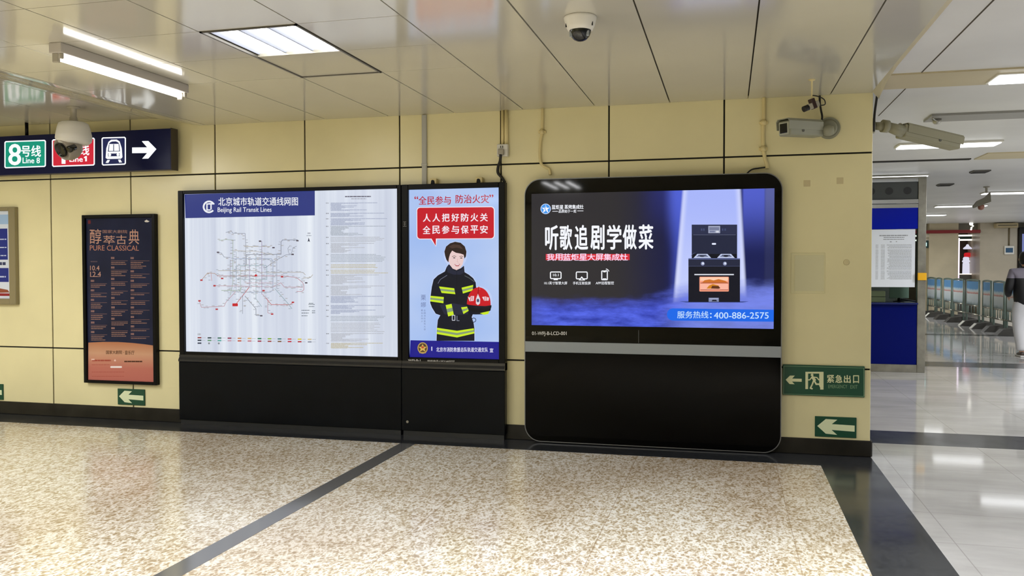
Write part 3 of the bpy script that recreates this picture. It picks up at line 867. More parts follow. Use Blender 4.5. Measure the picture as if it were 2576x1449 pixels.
def lcd_picture():
    src = [(1338, 489), (1947.6, 475.6), (1946, 826), (1337.5, 817)]
    dst = [(-1.627 - TB.x, 2.124), (0.352 - TB.x, 2.124), (0.352 - TB.x, 1.006), (-1.627 - TB.x, 1.006)]
    a = Art(src, dst, emit=1.0, rough=0.07, prefix='lcd_ink')
    m = mat('lcd_backdrop', (40, 42, 60), 0.07, emit=1.0)
    n = NT(m); co = n.xyz(n.coord('Object'))
    u = n.math('MULTIPLY_ADD', co[0], 1 / 1.979, (1.627 + TB.x) / 1.979)
    v = n.math('MULTIPLY_ADD', co[2], 1 / 1.118, -1.006 / 1.118)
    nz = n.noise(n.mapping(n.coord('Object'), (1.4, 1, 5)), 2.6, 5, 0.62)
    c = n.mix(n.smooth(u, .34, .60), (46, 44, 47), (22, 26, 66))
    c = n.mix(n.math('MULTIPLY', n.smooth(v, .62, 1.0), n.math('MULTIPLY', n.smooth(u, .44, .58), .4)), c, (52, 60, 150))
    # folds of the drapes either side of the bright opening
    for lo, hi, top, bot in ((.552, .640, (84, 100, 214), (22, 30, 92)), (.872, .958, (84, 98, 208), (20, 28, 84)), (.958, 1.02, (92, 100, 164), (38, 44, 88))):
        k = n.math('MULTIPLY', n.smooth(u, lo, lo + (.07 if lo < .6 else .012)), n.smooth(u, hi + .012, hi))
        c = n.mix(n.math('MULTIPLY', k, .92), c, n.mix(n.smooth(v, .5, 1.0), bot, top))
    k = n.math('MULTIPLY', n.smooth(u, .575, .635), n.smooth(u, .66, .64))
    c = n.mix(n.math('MULTIPLY', k, .6), c, (76, 96, 214))
    # bright opening, slightly wider at the foot
    le = n.math('SUBTRACT', u, n.math('MULTIPLY_ADD', v, .045, .592))
    re = n.math('SUBTRACT', n.math('MULTIPLY_ADD', v, -.032, .903), u)
    beam = n.math('MULTIPLY', n.smooth(le, -.004, .012), n.smooth(re, -.004, .012))
    c = n.mix(beam, c, n.mix(n.smooth(v, .2, 1.0), (196, 206, 252), (168, 182, 250)))
    edge = n.math('MULTIPLY', n.math('ADD', n.smooth(le, .03, .006), n.smooth(re, .03, .006)), beam)
    c = n.mix(n.math('MULTIPLY', edge, .5), c, (232, 236, 255))
    # blue mist over the ground
    fogh = n.math('ADD', n.math('MULTIPLY_ADD', nz, .14, .085), n.math('MULTIPLY', n.smooth(u, .45, .72), .13))
    fog = n.smooth(n.math('SUBTRACT', fogh, v), -.09, .07)
    fc = n.mix(n.smooth(v, .0, .26), n.ramp(nz, [(.36, (46, 60, 164)), (.64, (86, 106, 232))]), n.ramp(nz, [(.35, (50, 66, 196)), (.65, (84, 102, 236))]))
    fc = n.mix(n.math('MULTIPLY', n.smooth(u, .5, .72), .55), fc, (140, 156, 236))
    c = n.mix(n.math('MULTIPLY', fog, n.smooth(u, -.15, .1)), c, fc)
    n.link(c, n.b.inputs['Emission Color'])
    a.poly(src, m)
    a.crop(1300, 420, 3.15)
    a.up()
    W, WB = (246, 248, 255), (206, 222, 255)
    # maker's mark
    a.oval(232, 335, 41, 41, (64, 150, 236)); a.up()
    a.ring(232, 335, 41, 5, WB); a.poly([(232, 302), (240, 326), (264, 326), (246, 340), (254, 366), (232, 350), (210, 366), (218, 340), (200, 326), (224, 326)], W); a.up().line([(232, 312), (226, 336), (240, 358)], 5, (64, 150, 236))
    a.text('蓝炬星', 281, 304, 372, 338, W, 0.03).text('蒸烤集成灶', 382, 303, 532, 336, W, 0.03)
    a.text('品质始于一炬', 335, 341, 475, 366, W, 0.02); a.line([(286, 354), (328, 354)], 4, W).line([(484, 351), (530, 351)], 4, W)
    xs = [(230, 330), (345, 440), (465, 565), (590, 695), (720, 830), (845, 950), (970, 1082)]
    for ch, (xa, xb) in zip('听歌追剧学做菜', xs): a.text(ch, xa, 466 - (xa - 230) * .006, xb, 656 - (xa - 230) * .006, W, 0.035)
    a.rect(232, 690, 897, 738, (214, 48, 62)); a.up()
    for k, ch in enumerate('我用蓝炬星大屏集成灶'): a.text(ch, 240 + k * 64.6, 688, 240 + k * 64.6 + 60, 742, (252, 214, 240), 0.03)
    # icons and captions
    a.frame(265, 828, 357, 888, 8, W, 12).rect(294, 888, 328, 896, W).text('10.1', 290, 846, 333, 866, W, 0.02).text('10.1英寸智慧大屏', 220, 907, 402, 931, W, 0.012)
    a.frame(470, 828, 565, 890, 8, W, 12).poly([(517, 866), (545, 898), (492, 898)], W).text('手机互联投屏', 447, 908, 588, 932, W, 0.012); a.up().poly([(517, 880), (528, 892), (507, 892)], (40, 42, 52))
    a.frame(672, 820, 724, 897, 8, W, 8).rect(684, 882, 712, 888, W).rect(688, 824, 708, 834, W).ring(704, 838, 34, 6, W, -80, -20, 6).ring(704, 838, 22, 5, W, -80, -20, 6).text('APP远程智控', 628, 906, 772, 931, W, 0.012)
    # the cooker
    D, D2 = (26, 29, 46), (44, 49, 76)
    a.poly([(1345, 1072), (1790, 1072), (1840, 1062), (1290, 1062)], (66, 80, 150))
    a.up().rect(1388, 460, 1746, 726, D).up().rect(1392, 463, 1743, 536, D2).rect(1392, 541, 1743, 690, (34, 39, 62))
    a.up().line([(1400, 540), (1736, 540)], 2.5, (110, 116, 146)); a.rect(1519, 470, 1612, 527, (160, 166, 190)); a.up().rect(1526, 480, 1604, 504, (120, 126, 154)).rect(1530, 510, 1570, 520, (110, 118, 150)).rect(1580, 508, 1602, 522, (214, 218, 230))
    for x in (1460, 1478, 1626, 1646): a.rect(x, 490, x + 12, 508, (66, 74, 110))
    a.rrect(1547, 604, 1580, 618, 6, (226, 232, 250))
    a.rect(1395, 690, 1742, 722, (16, 18, 28))
    for cx in (1472, 1658):
        a.up().poly([(cx - 70, 722), (cx - 40, 690), (cx + 40, 690), (cx + 70, 722)], (196, 206, 236)); a.up().poly([(cx - 46, 712), (cx - 30, 697), (cx + 30, 697), (cx + 46, 712)], (34, 38, 58)); a.up().line([(cx - 50, 706), (cx + 50, 706)], 4, (150, 162, 206)).oval(cx, 708, 20, 6, (20, 22, 34))
    a.poly([(1380, 708), (1400, 682), (1424, 676), (1404, 690)], (60, 66, 92))
    a.up().rect(1362, 724, 1769, 1068, (18, 20, 32)).up().rect(1362, 724, 1769, 733, (92, 102, 150)).rect(1366, 735, 1765, 783, (36, 40, 62)).line([(1364, 786), (1767, 786)], 3, (78, 86, 124))
    for cx in (1475, 1650): a.up().oval(cx, 766, 15, 15, (140, 148, 184)).up().oval(cx + 2, 764, 8, 8, (226, 232, 248)).up(-2)
    a.up(2).line([(1412, 852), (1718, 852)], 9, (226, 230, 240))
    a.rrect(1449, 869, 1681, 985, 6, (246, 160, 130)); a.up().rect(1456, 874, 1674, 900, (252, 206, 176)).rect(1456, 925, 1674, 970, (250, 182, 160))
    a.up().poly([(1470, 915), (1490, 896), (1530, 890), (1560, 898), (1600, 888), (1650, 900), (1672, 915)], (206, 112, 40)); a.line([(1458, 918), (1676, 918)], 5, (150, 70, 50)).poly([(1505, 962), (1525, 938), (1555, 926), (1600, 938), (1612, 962)], (210, 130, 30)); a.up().poly([(1540, 962), (1550, 940), (1600, 942), (1614, 958), (1600, 964)], (96, 50, 24)).line([(1458, 972), (1676, 972)], 5, (170, 86, 70))
    a.rect(1522, 1034, 1602, 1066, (130, 138, 172)).up().poly([(1546, 1062), (1552, 1050), (1582, 1050), (1588, 1062)], (26, 30, 44)).rect(1528, 1040, 1596, 1045, (176, 184, 210))
    # hotline pill
    B = (26, 104, 232)
    a.poly([(1240, 1118), (2036, 1128), (2035, 1222), (1240, 1214)] + [(1240 + 48 * math.cos(math.radians(q)), 1166 + 48 * math.sin(math.radians(q))) for q in range(105, 260, 15)], B)
    a.up().text('服务热线', 1274, 1140, 1520, 1196, (196, 224, 255), 0.012).text(':', 1534, 1154, 1545, 1192, (196, 224, 255), 0.02).text('400-886-2575', 1564, 1148, 1995, 1198, (196, 224, 255), 0.012)
    a.build('screen_picture', t, (0, -0.1002, 0), label='lit cooker advert in dark and bright blue')
    b = Art(src, dst, prefix='print'); b.crop(1300, 420, 3.15)
    b.text('01-WFJ-B-LCD-001', 121, 1302, 396, 1338, (226, 226, 226), 0.02)
    b.build('glass_lettering', t, (0, -0.1002, 0), label='white serial lettering under the screen')
    b = Art(src, dst, prefix='print'); b.crop(1300, 420, 3.15).rect(965, 1290, 970, 1390, (90, 90, 92))
    b.build('glass_seam', t, (0, -0.1002, 0))
lcd_picture()

# ------------------------------------------------------------------ framed concert poster
PB = Vector((-5.80, 0, 0.355))
t = thing('concert_poster', 'tall black-framed dark blue concert poster with an orange lower end', 'poster', PB)
w = MB()
X0, X1, Z0, Z1 = -6.217 - PB.x, -5.379 - PB.x, 0.357 - PB.z, 2.023 - PB.z
sx0, sx1, sz0, sz1 = -6.182 - PB.x, -5.415 - PB.x, 0.386 - PB.z, 1.99 - PB.z
for q in ((X0, sx0, Z0, Z1), (sx1, X1, Z0, Z1), (sx0, sx1, sz1, Z1), (sx0, sx1, Z0, sz0)): w.box(q[0], q[1], -0.052, -0.001, q[2], q[3], 0, 0.003, 1)
w.box(sx0, sx1, -0.03, -0.001, sz0, sz1)
obj('frame', w, M_BLACK, t)
a = Art([(213, 546.4), (382, 542), (386.3, 962.2), (215.8, 955.6)], [(sx0, sz1), (sx1, sz1), (sx1, sz0), (sx0, sz0)], rough=0.14, prefix='concert_ink')
NAVY = noisy('concert_navy', (34, 39, 64), 0.14, var=0.14, scale=2.5, spec=0.15)
a.poly([(213, 546.4), (382, 542), (386.3, 962.2), (215.8, 955.6)], NAVY)
a.crop(200, 760, 5.3667).up()
m = noisy('concert_sunset', (208, 128, 100), 0.14, var=0.02, spec=0.15)
n = NT(m)
n.link(n.ramp(n.xyz(n.coord('Object'))[2], [(0.0, (186, 108, 98)), (0.16, (192, 116, 102)), (0.30, (206, 158, 128)), (0.40, (186, 126, 92))]), n.b.inputs['Base Color'])
a.poly([(85, 1050), (90, 540), (300, 530), (500, 532), (700, 545), (860, 562), (1000, 582), (1001, 1084)], m)
PK, BRN = (196, 152, 134), (74, 46, 32)
a.up().text('国家大剧院', 335, 648, 552, 698, BRN, 0.02).text('音乐厅', 590, 650, 722, 706, BRN, 0.02).text('·', 566, 672, 574, 682, BRN)
rnd = random.Random(5)
a.dashes(582, 830, 800, 18, BRN, rnd, 20, 60, 2).rrect(390, 864, 550, 888, 11, (246, 238, 240)).dashes(140, 400, 786, 22, (170, 84, 70), rnd, 30, 80, 3)
for y in (845, 945, 1005): a.dashes(135, 580 if y > 900 else 380, y, 8, (176, 92, 80), rnd, 20, 60, 4)
a.dashes(132, 176, 772, 18, (240, 206, 196), rnd).poly([(440, 790), (455, 766), (470, 790), (455, 800)], (240, 206, 196))
a.crop(200, 530, 5.795)
for ch, x0_, x1_, y0_, y1_ in (('醇', 130, 300, 246, 462), ('萃', 328, 498, 340, 466), ('古', 516, 668, 330, 466), ('典', 700, 856, 250, 466)): a.text(ch, x0_, y0_, x1_, y1_, PK, 0.004)
a.text('国家大剧院', 318, 258, 680, 306, (170, 130, 118)).text('PURE CLASSICAL', 130, 484, 850, 560, (190, 132, 112), 0.0)
a.text('10.4', 132, 782, 268, 852, PK).text('12.4', 132, 870, 290, 946, PK).line([(132, 942), (265, 942)], 6, PK); a.dashes(140, 240, 722, 16, (100, 84, 92), rnd)
a.poly([(930, 128), (965, 104), (985, 118), (1010, 128), (985, 142), (950, 142)], (226, 222, 216)); a.rrect(105, 120, 145, 172, 8, (110, 44, 50))
def column(x0_, x1_, y, blocks, c):
    for nl in blocks:
        a.dashes(x0_, x0_ + 50, y, 30, (150, 116, 112), rnd, 8, 16, 4); y += 40
        a.line([(x0_, y), (x1_, y)], 5, c); y += 24
        for k in range(nl):
            a.dashes(x0_, x0_ + (x1_ - x0_) * rnd.uniform(.55, 1.0), y, 13, c, rnd, 18, 60, 3); y += 27
        y += 22
PK2 = (138, 106, 98)
column(140, 375, 1005, [2, 2, 3, 3, 2, 3], PK2); column(440, 684, 668, [2, 3, 2, 2, 2, 3, 2, 3], PK2); column(728, 1005, 668, [4, 2, 2, 1, 2, 2, 2, 1, 1], PK2)
a.build('print', t, (0, -0.031, 0))

# ------------------------------------------------------------------ beige-framed notice at the left edge
NB = Vector((-7.45, 0, 1.127))
t = thing('framed_notice', 'blue and white notice in a wide beige frame at the left edge of the picture', 'poster', NB)
X0, X1, Z0, Z1 = -7.90 - NB.x, -7.026 - NB.x, 0.0, 0.995
sx0, sx1, sz0, sz1 = -7.80 - NB.x, -7.106 - NB.x, 0.06, 0.955
w = MB()
for q in ((X0, sx0, Z0, Z1), (sx1, X1, Z0, Z1), (sx0, sx1, sz1, Z1), (sx0, sx1, Z0, sz0)): w.box(q[0], q[1], -0.05, -0.001, q[2], q[3], 0, 0.004, 1)
w.box(sx0, sx1, -0.03, -0.001, sz0, sz1)
obj('frame', w, mat('beige_bronze_frame', (146, 136, 106), 0.35, metal=0.3), t)
a = Art([(0, 0), (100, 0), (100, 100), (0, 100)], [(sx0, sz1), (sx1, sz1), (sx1, sz0), (sx0, sz0)], rough=0.15, prefix='notice_ink')
a.rect(0, 0, 100, 100, (214, 222, 236)).up()
a.rect(0, 4, 100, 15, (160, 190, 226)).rect(0, 20, 96, 100 * .555, (40, 52, 136)).rect(0, 71, 97, 81, (40, 52, 136)).rect(0, 65, 97, 72, (40, 52, 136))
a.up()
for k in range(9): a.dashes(6, 70 + 24 * ((k * 7) % 3) / 2, 26 + k * 3.1, 1.2, (196, 206, 236), rnd, 3, 9, 1)
a.dashes(40, 92, 60, 3.4, (60, 66, 100), rnd, 3, 8, 1); a.dashes(8, 92, 75, 1.6, (196, 206, 236), rnd, 3, 9, 1)
a.poly([(60, 91), (78, 88), (95, 90), (98, 93), (60, 94)], (150, 84, 60)).rect(30, 94, 98, 97, (150, 44, 48))
a.build('print', t, (0, -0.031, 0))

# ------------------------------------------------------------------ green exit signs
def arrow_sign(x, z, wd, ht, label, group, back_white=False):
    t = thing('exit_arrow_sign', label, 'sign', (x, 0, z), group=group)
    w = MB(); w.box(0, wd, -0.012, -0.0005, 0, ht, 0, 0.002, 1)
    obj('plate', w, mat('exit_green_plate', GREEN, 0.35), t)
    a = Art([(555, 795), (1068, 795), (1068, 1060), (555, 1060)], [(0, ht), (wd, ht), (wd, 0), (0, 0)], prefix='sign_ink', rough=0.45)
    a.poly([(584, 922), (690, 826), (832, 830), (764, 890), (1045, 896), (1045, 976), (762, 966), (832, 1028), (690, 1018)], (232, 240, 200))
    a.build('arrow', t, (0, -0.0126, 0))
arrow_sign(0.677, 0.144, 0.311, 0.162, 'small green left-arrow sign near the floor at the wall corner, under the emergency exit sign', 'green floor-level arrow signs')
arrow_sign(-5.857, 0.147, 0.311, 0.158, 'small green left-arrow sign just below the dark blue concert poster', 'green floor-level arrow signs')
arrow_sign(-7.553, 0.14, 0.311, 0.162, 'small green arrow sign below the framed notice, mostly cut off by the left frame edge', 'green floor-level arrow signs')

EB_ = Vector((0.428, 0, 0.470))
t = thing('emergency_exit_sign', 'green emergency exit sign with running figure, right of the black display', 'sign', EB_)
w = MB(); w.box(0, 0.616, -0.022, -0.0005, 0, 0.245, 0, 0.003, 1)
obj('plate', w, mat('exit_green_plate', GREEN, 0.35), t)
a = Art([(1969.5, 916), (2175, 922), (2174, 999), (1969.5, 993.5)], [(0, 0.245), (0.616, 0.244), (0.616, 0), (0, 0)], prefix='sign_ink', rough=0.45)
a.crop(1940, 890, 4.997)
P1, P2 = (226, 228, 184), (134, 166, 130)
a.line([(162, 150), (1160, 176), (1160, 530), (158, 506), (162, 150)], 5, P2)
a.poly([(186, 325), (240, 272), (302, 272), (268, 310), (390, 312), (390, 350), (266, 348), (300, 382), (236, 380)], P1)
a.poly([(436, 224), (664, 224), (664, 448), (622, 448), (622, 246), (470, 246), (470, 442), (436, 442)], P1)
a.up().poly([(610, 230), (664, 230), (664, 448), (630, 440), (610, 400)], P1)
a.oval(520, 264, 17, 17, P1)
a.line([(524, 290), (552, 330)], 34, P1).line([(536, 290), (580, 296), (606, 326)], 14, P1).line([(518, 292), (490, 326), (470, 326)], 13, P1).line([(548, 335), (572, 380), (624, 380)], 20, P1).line([(540, 335), (524, 380), (500, 430), (522, 438)], 19, P1)
a.up()
for ch, xa, xb in (('紧', 708, 796), ('急', 812, 896), ('出', 918, 998), ('口', 1032, 1100)): a.text(ch, xa, 262 + (xa - 708) * .02, xb, 360 + (xa - 708) * .01, P1, 0.03)
a.text('EMERGENCY', 722, 386, 958, 430, P2, 0.0).text('EXIT', 996, 390, 1084, 434, P2, 0.0)
a.build('lettering', t, (0, -0.0226, 0))

# ------------------------------------------------------------------ navy line sign hung from the ceiling on the left
LB = Vector((-5.11, -0.06, 2.43))
t = thing('direction_sign', 'long navy illuminated direction sign with line numbers, train symbol and white arrow', 'sign', LB)
w = MB(); w.box(-2.9, 0, -0.098, 0, 0, 0.388, 0, 0.006, 2)
obj('box', w, mat('sign_navy', (20, 25, 66), 0.3, spec=0.15), t)
w = MB(); w.box(0.0, 0.006, -0.102, 0.002, -0.004, 0.392, 0, 0.002, 1)
obj('end_plate', w, mat('sign_end_brown', (52, 44, 38), 0.4), t)
for x in (-1.69, -2.6):
    w = MB(); w.cyl((x, -0.05, 0.385), (x, -0.05, 0.525), 0.016); obj('hanger', w, M_BLACK, t)
a = Art([(8, 355), (430, 323), (430, 428), (8, 424)], [(-7.038 - LB.x, 2.77 - LB.z), (-5.106 - LB.x, 2.816 - LB.z), (-5.111 - LB.x, 2.423 - LB.z), (-7.044 - LB.x, 2.496 - LB.z)], emit=1.15, rough=0.2, prefix='sign_lit')
a.crop(0, 240, 5.7244)
W = (250, 254, 255)
def tile(p, c):
    """bordered plate following the sign's slight perspective"""
    (xa, ya), (xb, yb), (xc, yc), (xd, yd) = p
    s_ = 18
    a.poly([(xa + s_, ya), (xb - s_, yb), (xb, yb + s_), (xc, yc - s_), (xc - s_, yc), (xd + s_, yd), (xd, yd - s_), (xa, ya + s_)], W)
    e = 17; s_ = 10
    xa, ya, xb, yb, xc, yc, xd, yd = xa + e, ya + e, xb - e, yb + e, xc - e, yc - e, xd + e, yd - e
    a.up().poly([(xa + s_, ya), (xb - s_, yb), (xb, yb + s_), (xc, yc - s_), (xc - s_, yc), (xd + s_, yd), (xd, yd - s_), (xa, ya + s_)], c); a.up(-1)
tile([(62, 658), (660, 640), (660, 1030), (62, 1050)], (10, 138, 112))
tile([(745, 632), (1364, 608), (1364, 1010), (748, 1030)], (196, 34, 52))
tile([(1460, 604), (1812, 596), (1812, 998), (1464, 1010)], (26, 32, 72))
a.up(2)
a.text('8', 126, 702, 298, 1002, W, 0.022).text('号线', 308, 722, 586, 882, W, 0.03).text('Line 8', 326, 896, 572, 976, W, 0.02)
a.poly([(886, 700), (942, 690), (942, 985), (886, 985), (886, 775), (826, 792), (826, 752), (866, 735)], W).text('号线', 1000, 700, 1282, 860, W, 0.03).text('Line', 1000, 880, 1190, 956, W, 0.02).poly([(1226, 876), (1250, 872), (1250, 948), (1226, 950), (1226, 900), (1208, 904), (1208, 890)], W)
# train front
a.poly([(1520, 900), (1530, 760), (1560, 670), (1600, 638), (1680, 636), (1722, 664), (1752, 760), (1762, 890), (1740, 912), (1545, 916)], W)
N = (26, 32, 72)
a.up().poly([(1562, 700), (1586, 676), (1612, 664), (1668, 662), (1700, 676), (1718, 700)], N).poly([(1552, 810), (1566, 706), (1716, 702), (1728, 806)], N).poly([(1552, 838), (1724, 834), (1722, 876), (1556, 878)], N)
a.up().poly([(1566, 800), (1576, 702), (1630, 700), (1630, 800)], W).poly([(1642, 800), (1642, 700), (1706, 698), (1716, 798)], W).oval(1580, 856, 20, 20, W).oval(1698, 854, 20, 20, W)
a.poly([(1546, 930), (1584, 930), (1560, 972), (1520, 970)], W).poly([(1700, 926), (1734, 924), (1756, 964), (1716, 966)], W)
# arrow
a.poly([(1902, 750), (2118, 748), (2044, 664), (2048, 658), (2136, 656), (2252, 774), (2136, 910), (2046, 912), (2118, 830), (1902, 832)], W)
a.build('lit_face', t, (0, -0.0992, 0), label='glowing line plates and arrow')

# ------------------------------------------------------------------ conduits, socket and small marks on the wall
t = thing('socket_conduit', 'pair of cream conduits ending in a white socket box above the portrait screen', 'conduit', (-1.90, 0, 2.27))
w = MB(); w.cyl((-0.003, -0.018, 0.27), (-0.003, -0.018, 0.595), 0.013); obj('conduit', w, M_CREAMPIPE, t)
w = MB(); w.cyl((0.031, -0.02, 0.27), (0.031, -0.02, 0.595), 0.017); obj('conduit', w, M_CREAMPIPE, t)
w = MB(); w.box(-0.046, 0.05, -0.05, -0.0005, 0.19, 0.295, 0, 0.006, 2); obj('socket_box', w, M_WHITEMETAL, t)
w = MB(); w.box(-0.03, 0.02, -0.085, -0.05, 0.2, 0.25, 0, 0.006, 2); w.box(-0.014, -0.008, -0.052, -0.05, 0.262, 0.28, 1); w.box(0.004, 0.010, -0.052, -0.05, 0.262, 0.28, 1); obj('plug', w, [M_GREYPLASTIC, M_RUBBER], t)
w = MB(); w.tube([(-0.005, -0.075, 0.205), (-0.014, -0.06, 0.15), (-0.04, -0.03, 0.10), (-0.043, -0.022, 0.05), (-0.01, -0.022, 0.01), (0.02, -0.03, -0.035)], 0.0125); obj('cable', w, M_RUBBER, t)
def wall_conduit(x, label, pts, r, brackets):
    t = thing('wall_conduit', label, 'conduit', (x, 0, 2.3), group='cream conduits above the big display')
    w = MB(); w.tube(pts, r); obj('pipe', w, M_CREAMPIPE, t)
    for z, xb in brackets:
        w = MB(); w.box(xb - 0.034, xb + 0.034, -0.02, -0.0005, z - 0.012, z + 0.012, 0, 0.003, 1); w.cyl((xb, -0.022, z - 0.02), (xb, -0.022, z + 0.02), r + 0.006)
        obj('bracket', w, M_CREAMPIPE, t)
wall_conduit(-1.552, 'thin cream conduit with a kinked tail above the display, left corner', [(0.005, -0.02, 0.565), (0.0, -0.02, 0.36), (-0.014, -0.02, 0.28), (-0.02, -0.02, 0.16), (-0.008, -0.02, 0.09), (0.03, -0.022, 0.055), (0.062, -0.022, 0.04), (0.072, -0.026, -0.01)], 0.012, [(0.36, 0.0)])
wall_conduit(0.272, 'thin cream conduit dropping to the right end of the display, near the grey bullet camera', [(0.0, -0.02, 0.565), (-0.002, -0.02, 0.40), (-0.006, -0.02, 0.30), (-0.004, -0.02, 0.16), (0.010, -0.02, 0.07), (0.024, -0.02, 0.02), (0.026, -0.026, -0.012)], 0.015, [(0.36, -0.002), (0.15, -0.004)])
t = thing('cable_loop', 'black cable loop lying on top of the big display at its right end', 'cable', (0.2, -0.03, 2.25))
w = MB(); w.tube([(-0.06, 0, 0.002), (-0.02, 0.0, 0.035), (0.04, 0.004, 0.045), (0.085, 0.006, 0.05)], 0.006); obj('cable', w, M_RUBBER, t)
t = thing('grey_trunking', 'flat grey cable trunking running up the wall above the portrait screen', 'trunking', (-2.625, 0, 2.235))
w = MB(); w.box(-0.022, 0.022, -0.02, -0.0005, 0.0, 0.62, 0, 0.003, 1); obj('trunk', w, mat('trunking_grey', (176, 176, 168), 0.45), t)
w = MB(); w.box(-0.026, 0.026, -0.023, -0.0005, 0.17, 0.19, 0, 0.002, 1); obj('joint_cover', w, mat('trunking_grey', (176, 176, 168), 0.45), t)
t = thing('access_hatch', 'faint square access plate painted over on the wall, right of the display screen', 'hatch', (0.616, 0, 1.287))
w = MB(); w.box(-0.129, 0.129, -0.004, -0.0005, 0.0, 0.325, 0, 0.002, 1); obj('plate', w, mat('faded_plate', (222, 215, 168), 0.45), t)
w = MB(); w.box(-0.10, 0.12, -0.0055, -0.004, 0.02, 0.305, 0, 0.001, 1); obj('inner_panel', w, mat('faded_plate_greyer', (214, 209, 168), 0.45), t)
for x, z, s_, lab in ((0.605, 2.165, 0.05, 'tan square glue mark on the wall above the faint hatch'), (0.852, 2.18, 0.05, 'tan square glue mark on the wall nearest the corner, below the bullet camera')):
    w = MB(); w.box(-s_ / 2, s_ / 2, -0.0025, -0.0005, -s_ / 2, s_ / 2, 0, 0.0006, 1)
    tag(obj('glue_mark', w, mat('glue_tan', (206, 192, 148), 0.7), loc=(x, 0, z)), lab, 'mark', 'square glue marks on the wall')
w = MB(); w.cyl((0, -0.0005, 0), (0, -0.004, 0), 0.024, 0.02)
tag(obj('round_plug', w, mat('faded_dot', (208, 196, 150), 0.6), loc=(0.905, 0, 1.535)), 'small round plug in the wall right of the faint hatch', 'plug')

# ================================================================== cameras
# dome camera under the ceiling
t = thing('dome_camera', 'white dome security camera with dark lens bubble under the ceiling', 'security camera', (-0.787, -2.555, CEIL))
w = MB(); w.lathe([(0, 0), (0.088, 0), (0.09, -0.004), (0.088, -0.012), (0.078, -0.05), (0.068, -0.07), (0.062, -0.074), (0, -0.074)], 36)
h = obj('housing', w, M_WHITEMETAL, t)
for a_ in (205, 335):
    w = MB(); c_, s_ = math.cos(math.radians(a_)), math.sin(math.radians(a_))
    w.box(-0.003, 0.003, -0.003, 0.003, -0.058, -0.038, M=Matrix.Translation((c_ * 0.079, s_ * 0.079, 0)))
    obj('slot', w, M_BLACK, h)
w = MB(); w.lathe([(0.060, -0.072), (0.058, -0.085), (0.05, -0.105), (0.034, -0.122), (0.015, -0.130), (0, -0.131)], 32)
bub = obj('bubble', w, mat('smoked_bubble', (22, 25, 27), 0.05), t)
for s_ in (-1, 1):
    w = MB(); w.box(s_ * 0.046 - 0.008, s_ * 0.046 + 0.008, -0.036, -0.024, -0.112, -0.082, 0, 0.003, 1)
    obj('bracket', w, M_SILVER, t)

# speed dome on a stalk, in front of the direction sign
PY = -0.693
t = thing('speed_dome_camera', 'white pan-tilt camera on a short ceiling stalk in front of the navy direction sign', 'security camera', (-5.725, PY, ceil_z(-5.725)))
w = MB(); w.lathe([(0, 0), (0.055, 0), (0.055, -0.008), (0.03, -0.016), (0.026, -0.02), (0.026, -0.09), (0.032, -0.095), (0.034, -0.12), (0.05, -0.135), (0, -0.135)], 28)
obj('stalk', w, M_GREYPLASTIC, t)
w = MB(); w.lathe([(0, -0.135), (0.10, -0.138), (0.122, -0.15), (0.136, -0.19), (0.148, -0.25), (0.152, -0.285), (0.146, -0.30), (0.146, -0.31), (0.12, -0.335), (0, -0.345)], 40)
obj('housing', w, M_WHITEMETAL, t)
# tilting ball with lens, looking towards the viewer
w = MB(); w.lathe([(0, 0.118), (0.05, 0.108), (0.09, 0.078), (0.114, 0.03), (0.116, -0.02), (0.098, -0.065), (0.092, -0.07), (0.088, -0.066), (0.07, -0.052), (0, -0.052)], 36)
q = Vector((-0.22, -0.86, -0.46)).to_track_quat('-Z', 'Y').to_matrix().to_4x4()
ball = obj('lens_ball', w, mat('camera_ball_grey', (150, 142, 130), 0.35), t, (-0.035, -0.03, -0.365))
ball.rotation_euler = q.to_euler()
w = MB(); w.lathe([(0, -0.060), (0.046, -0.060), (0.056, -0.066), (0.06, -0.078), (0.065, -0.075), (0.065, -0.045), (0, -0.045)], 28, M=Matrix.Translation((0.018, 0, 0))); obj('lens', w, M_DARKGLASS, ball)
w = MB(); w.lathe([(0, -0.0), (0.026, 0), (0.03, -0.05), (0.03, -0.066), (0, -0.06)], 20, M=Matrix.Translation((-0.112, 0.0, -0.012))); obj('infrared_lamp', w, M_DARKGLASS, ball)

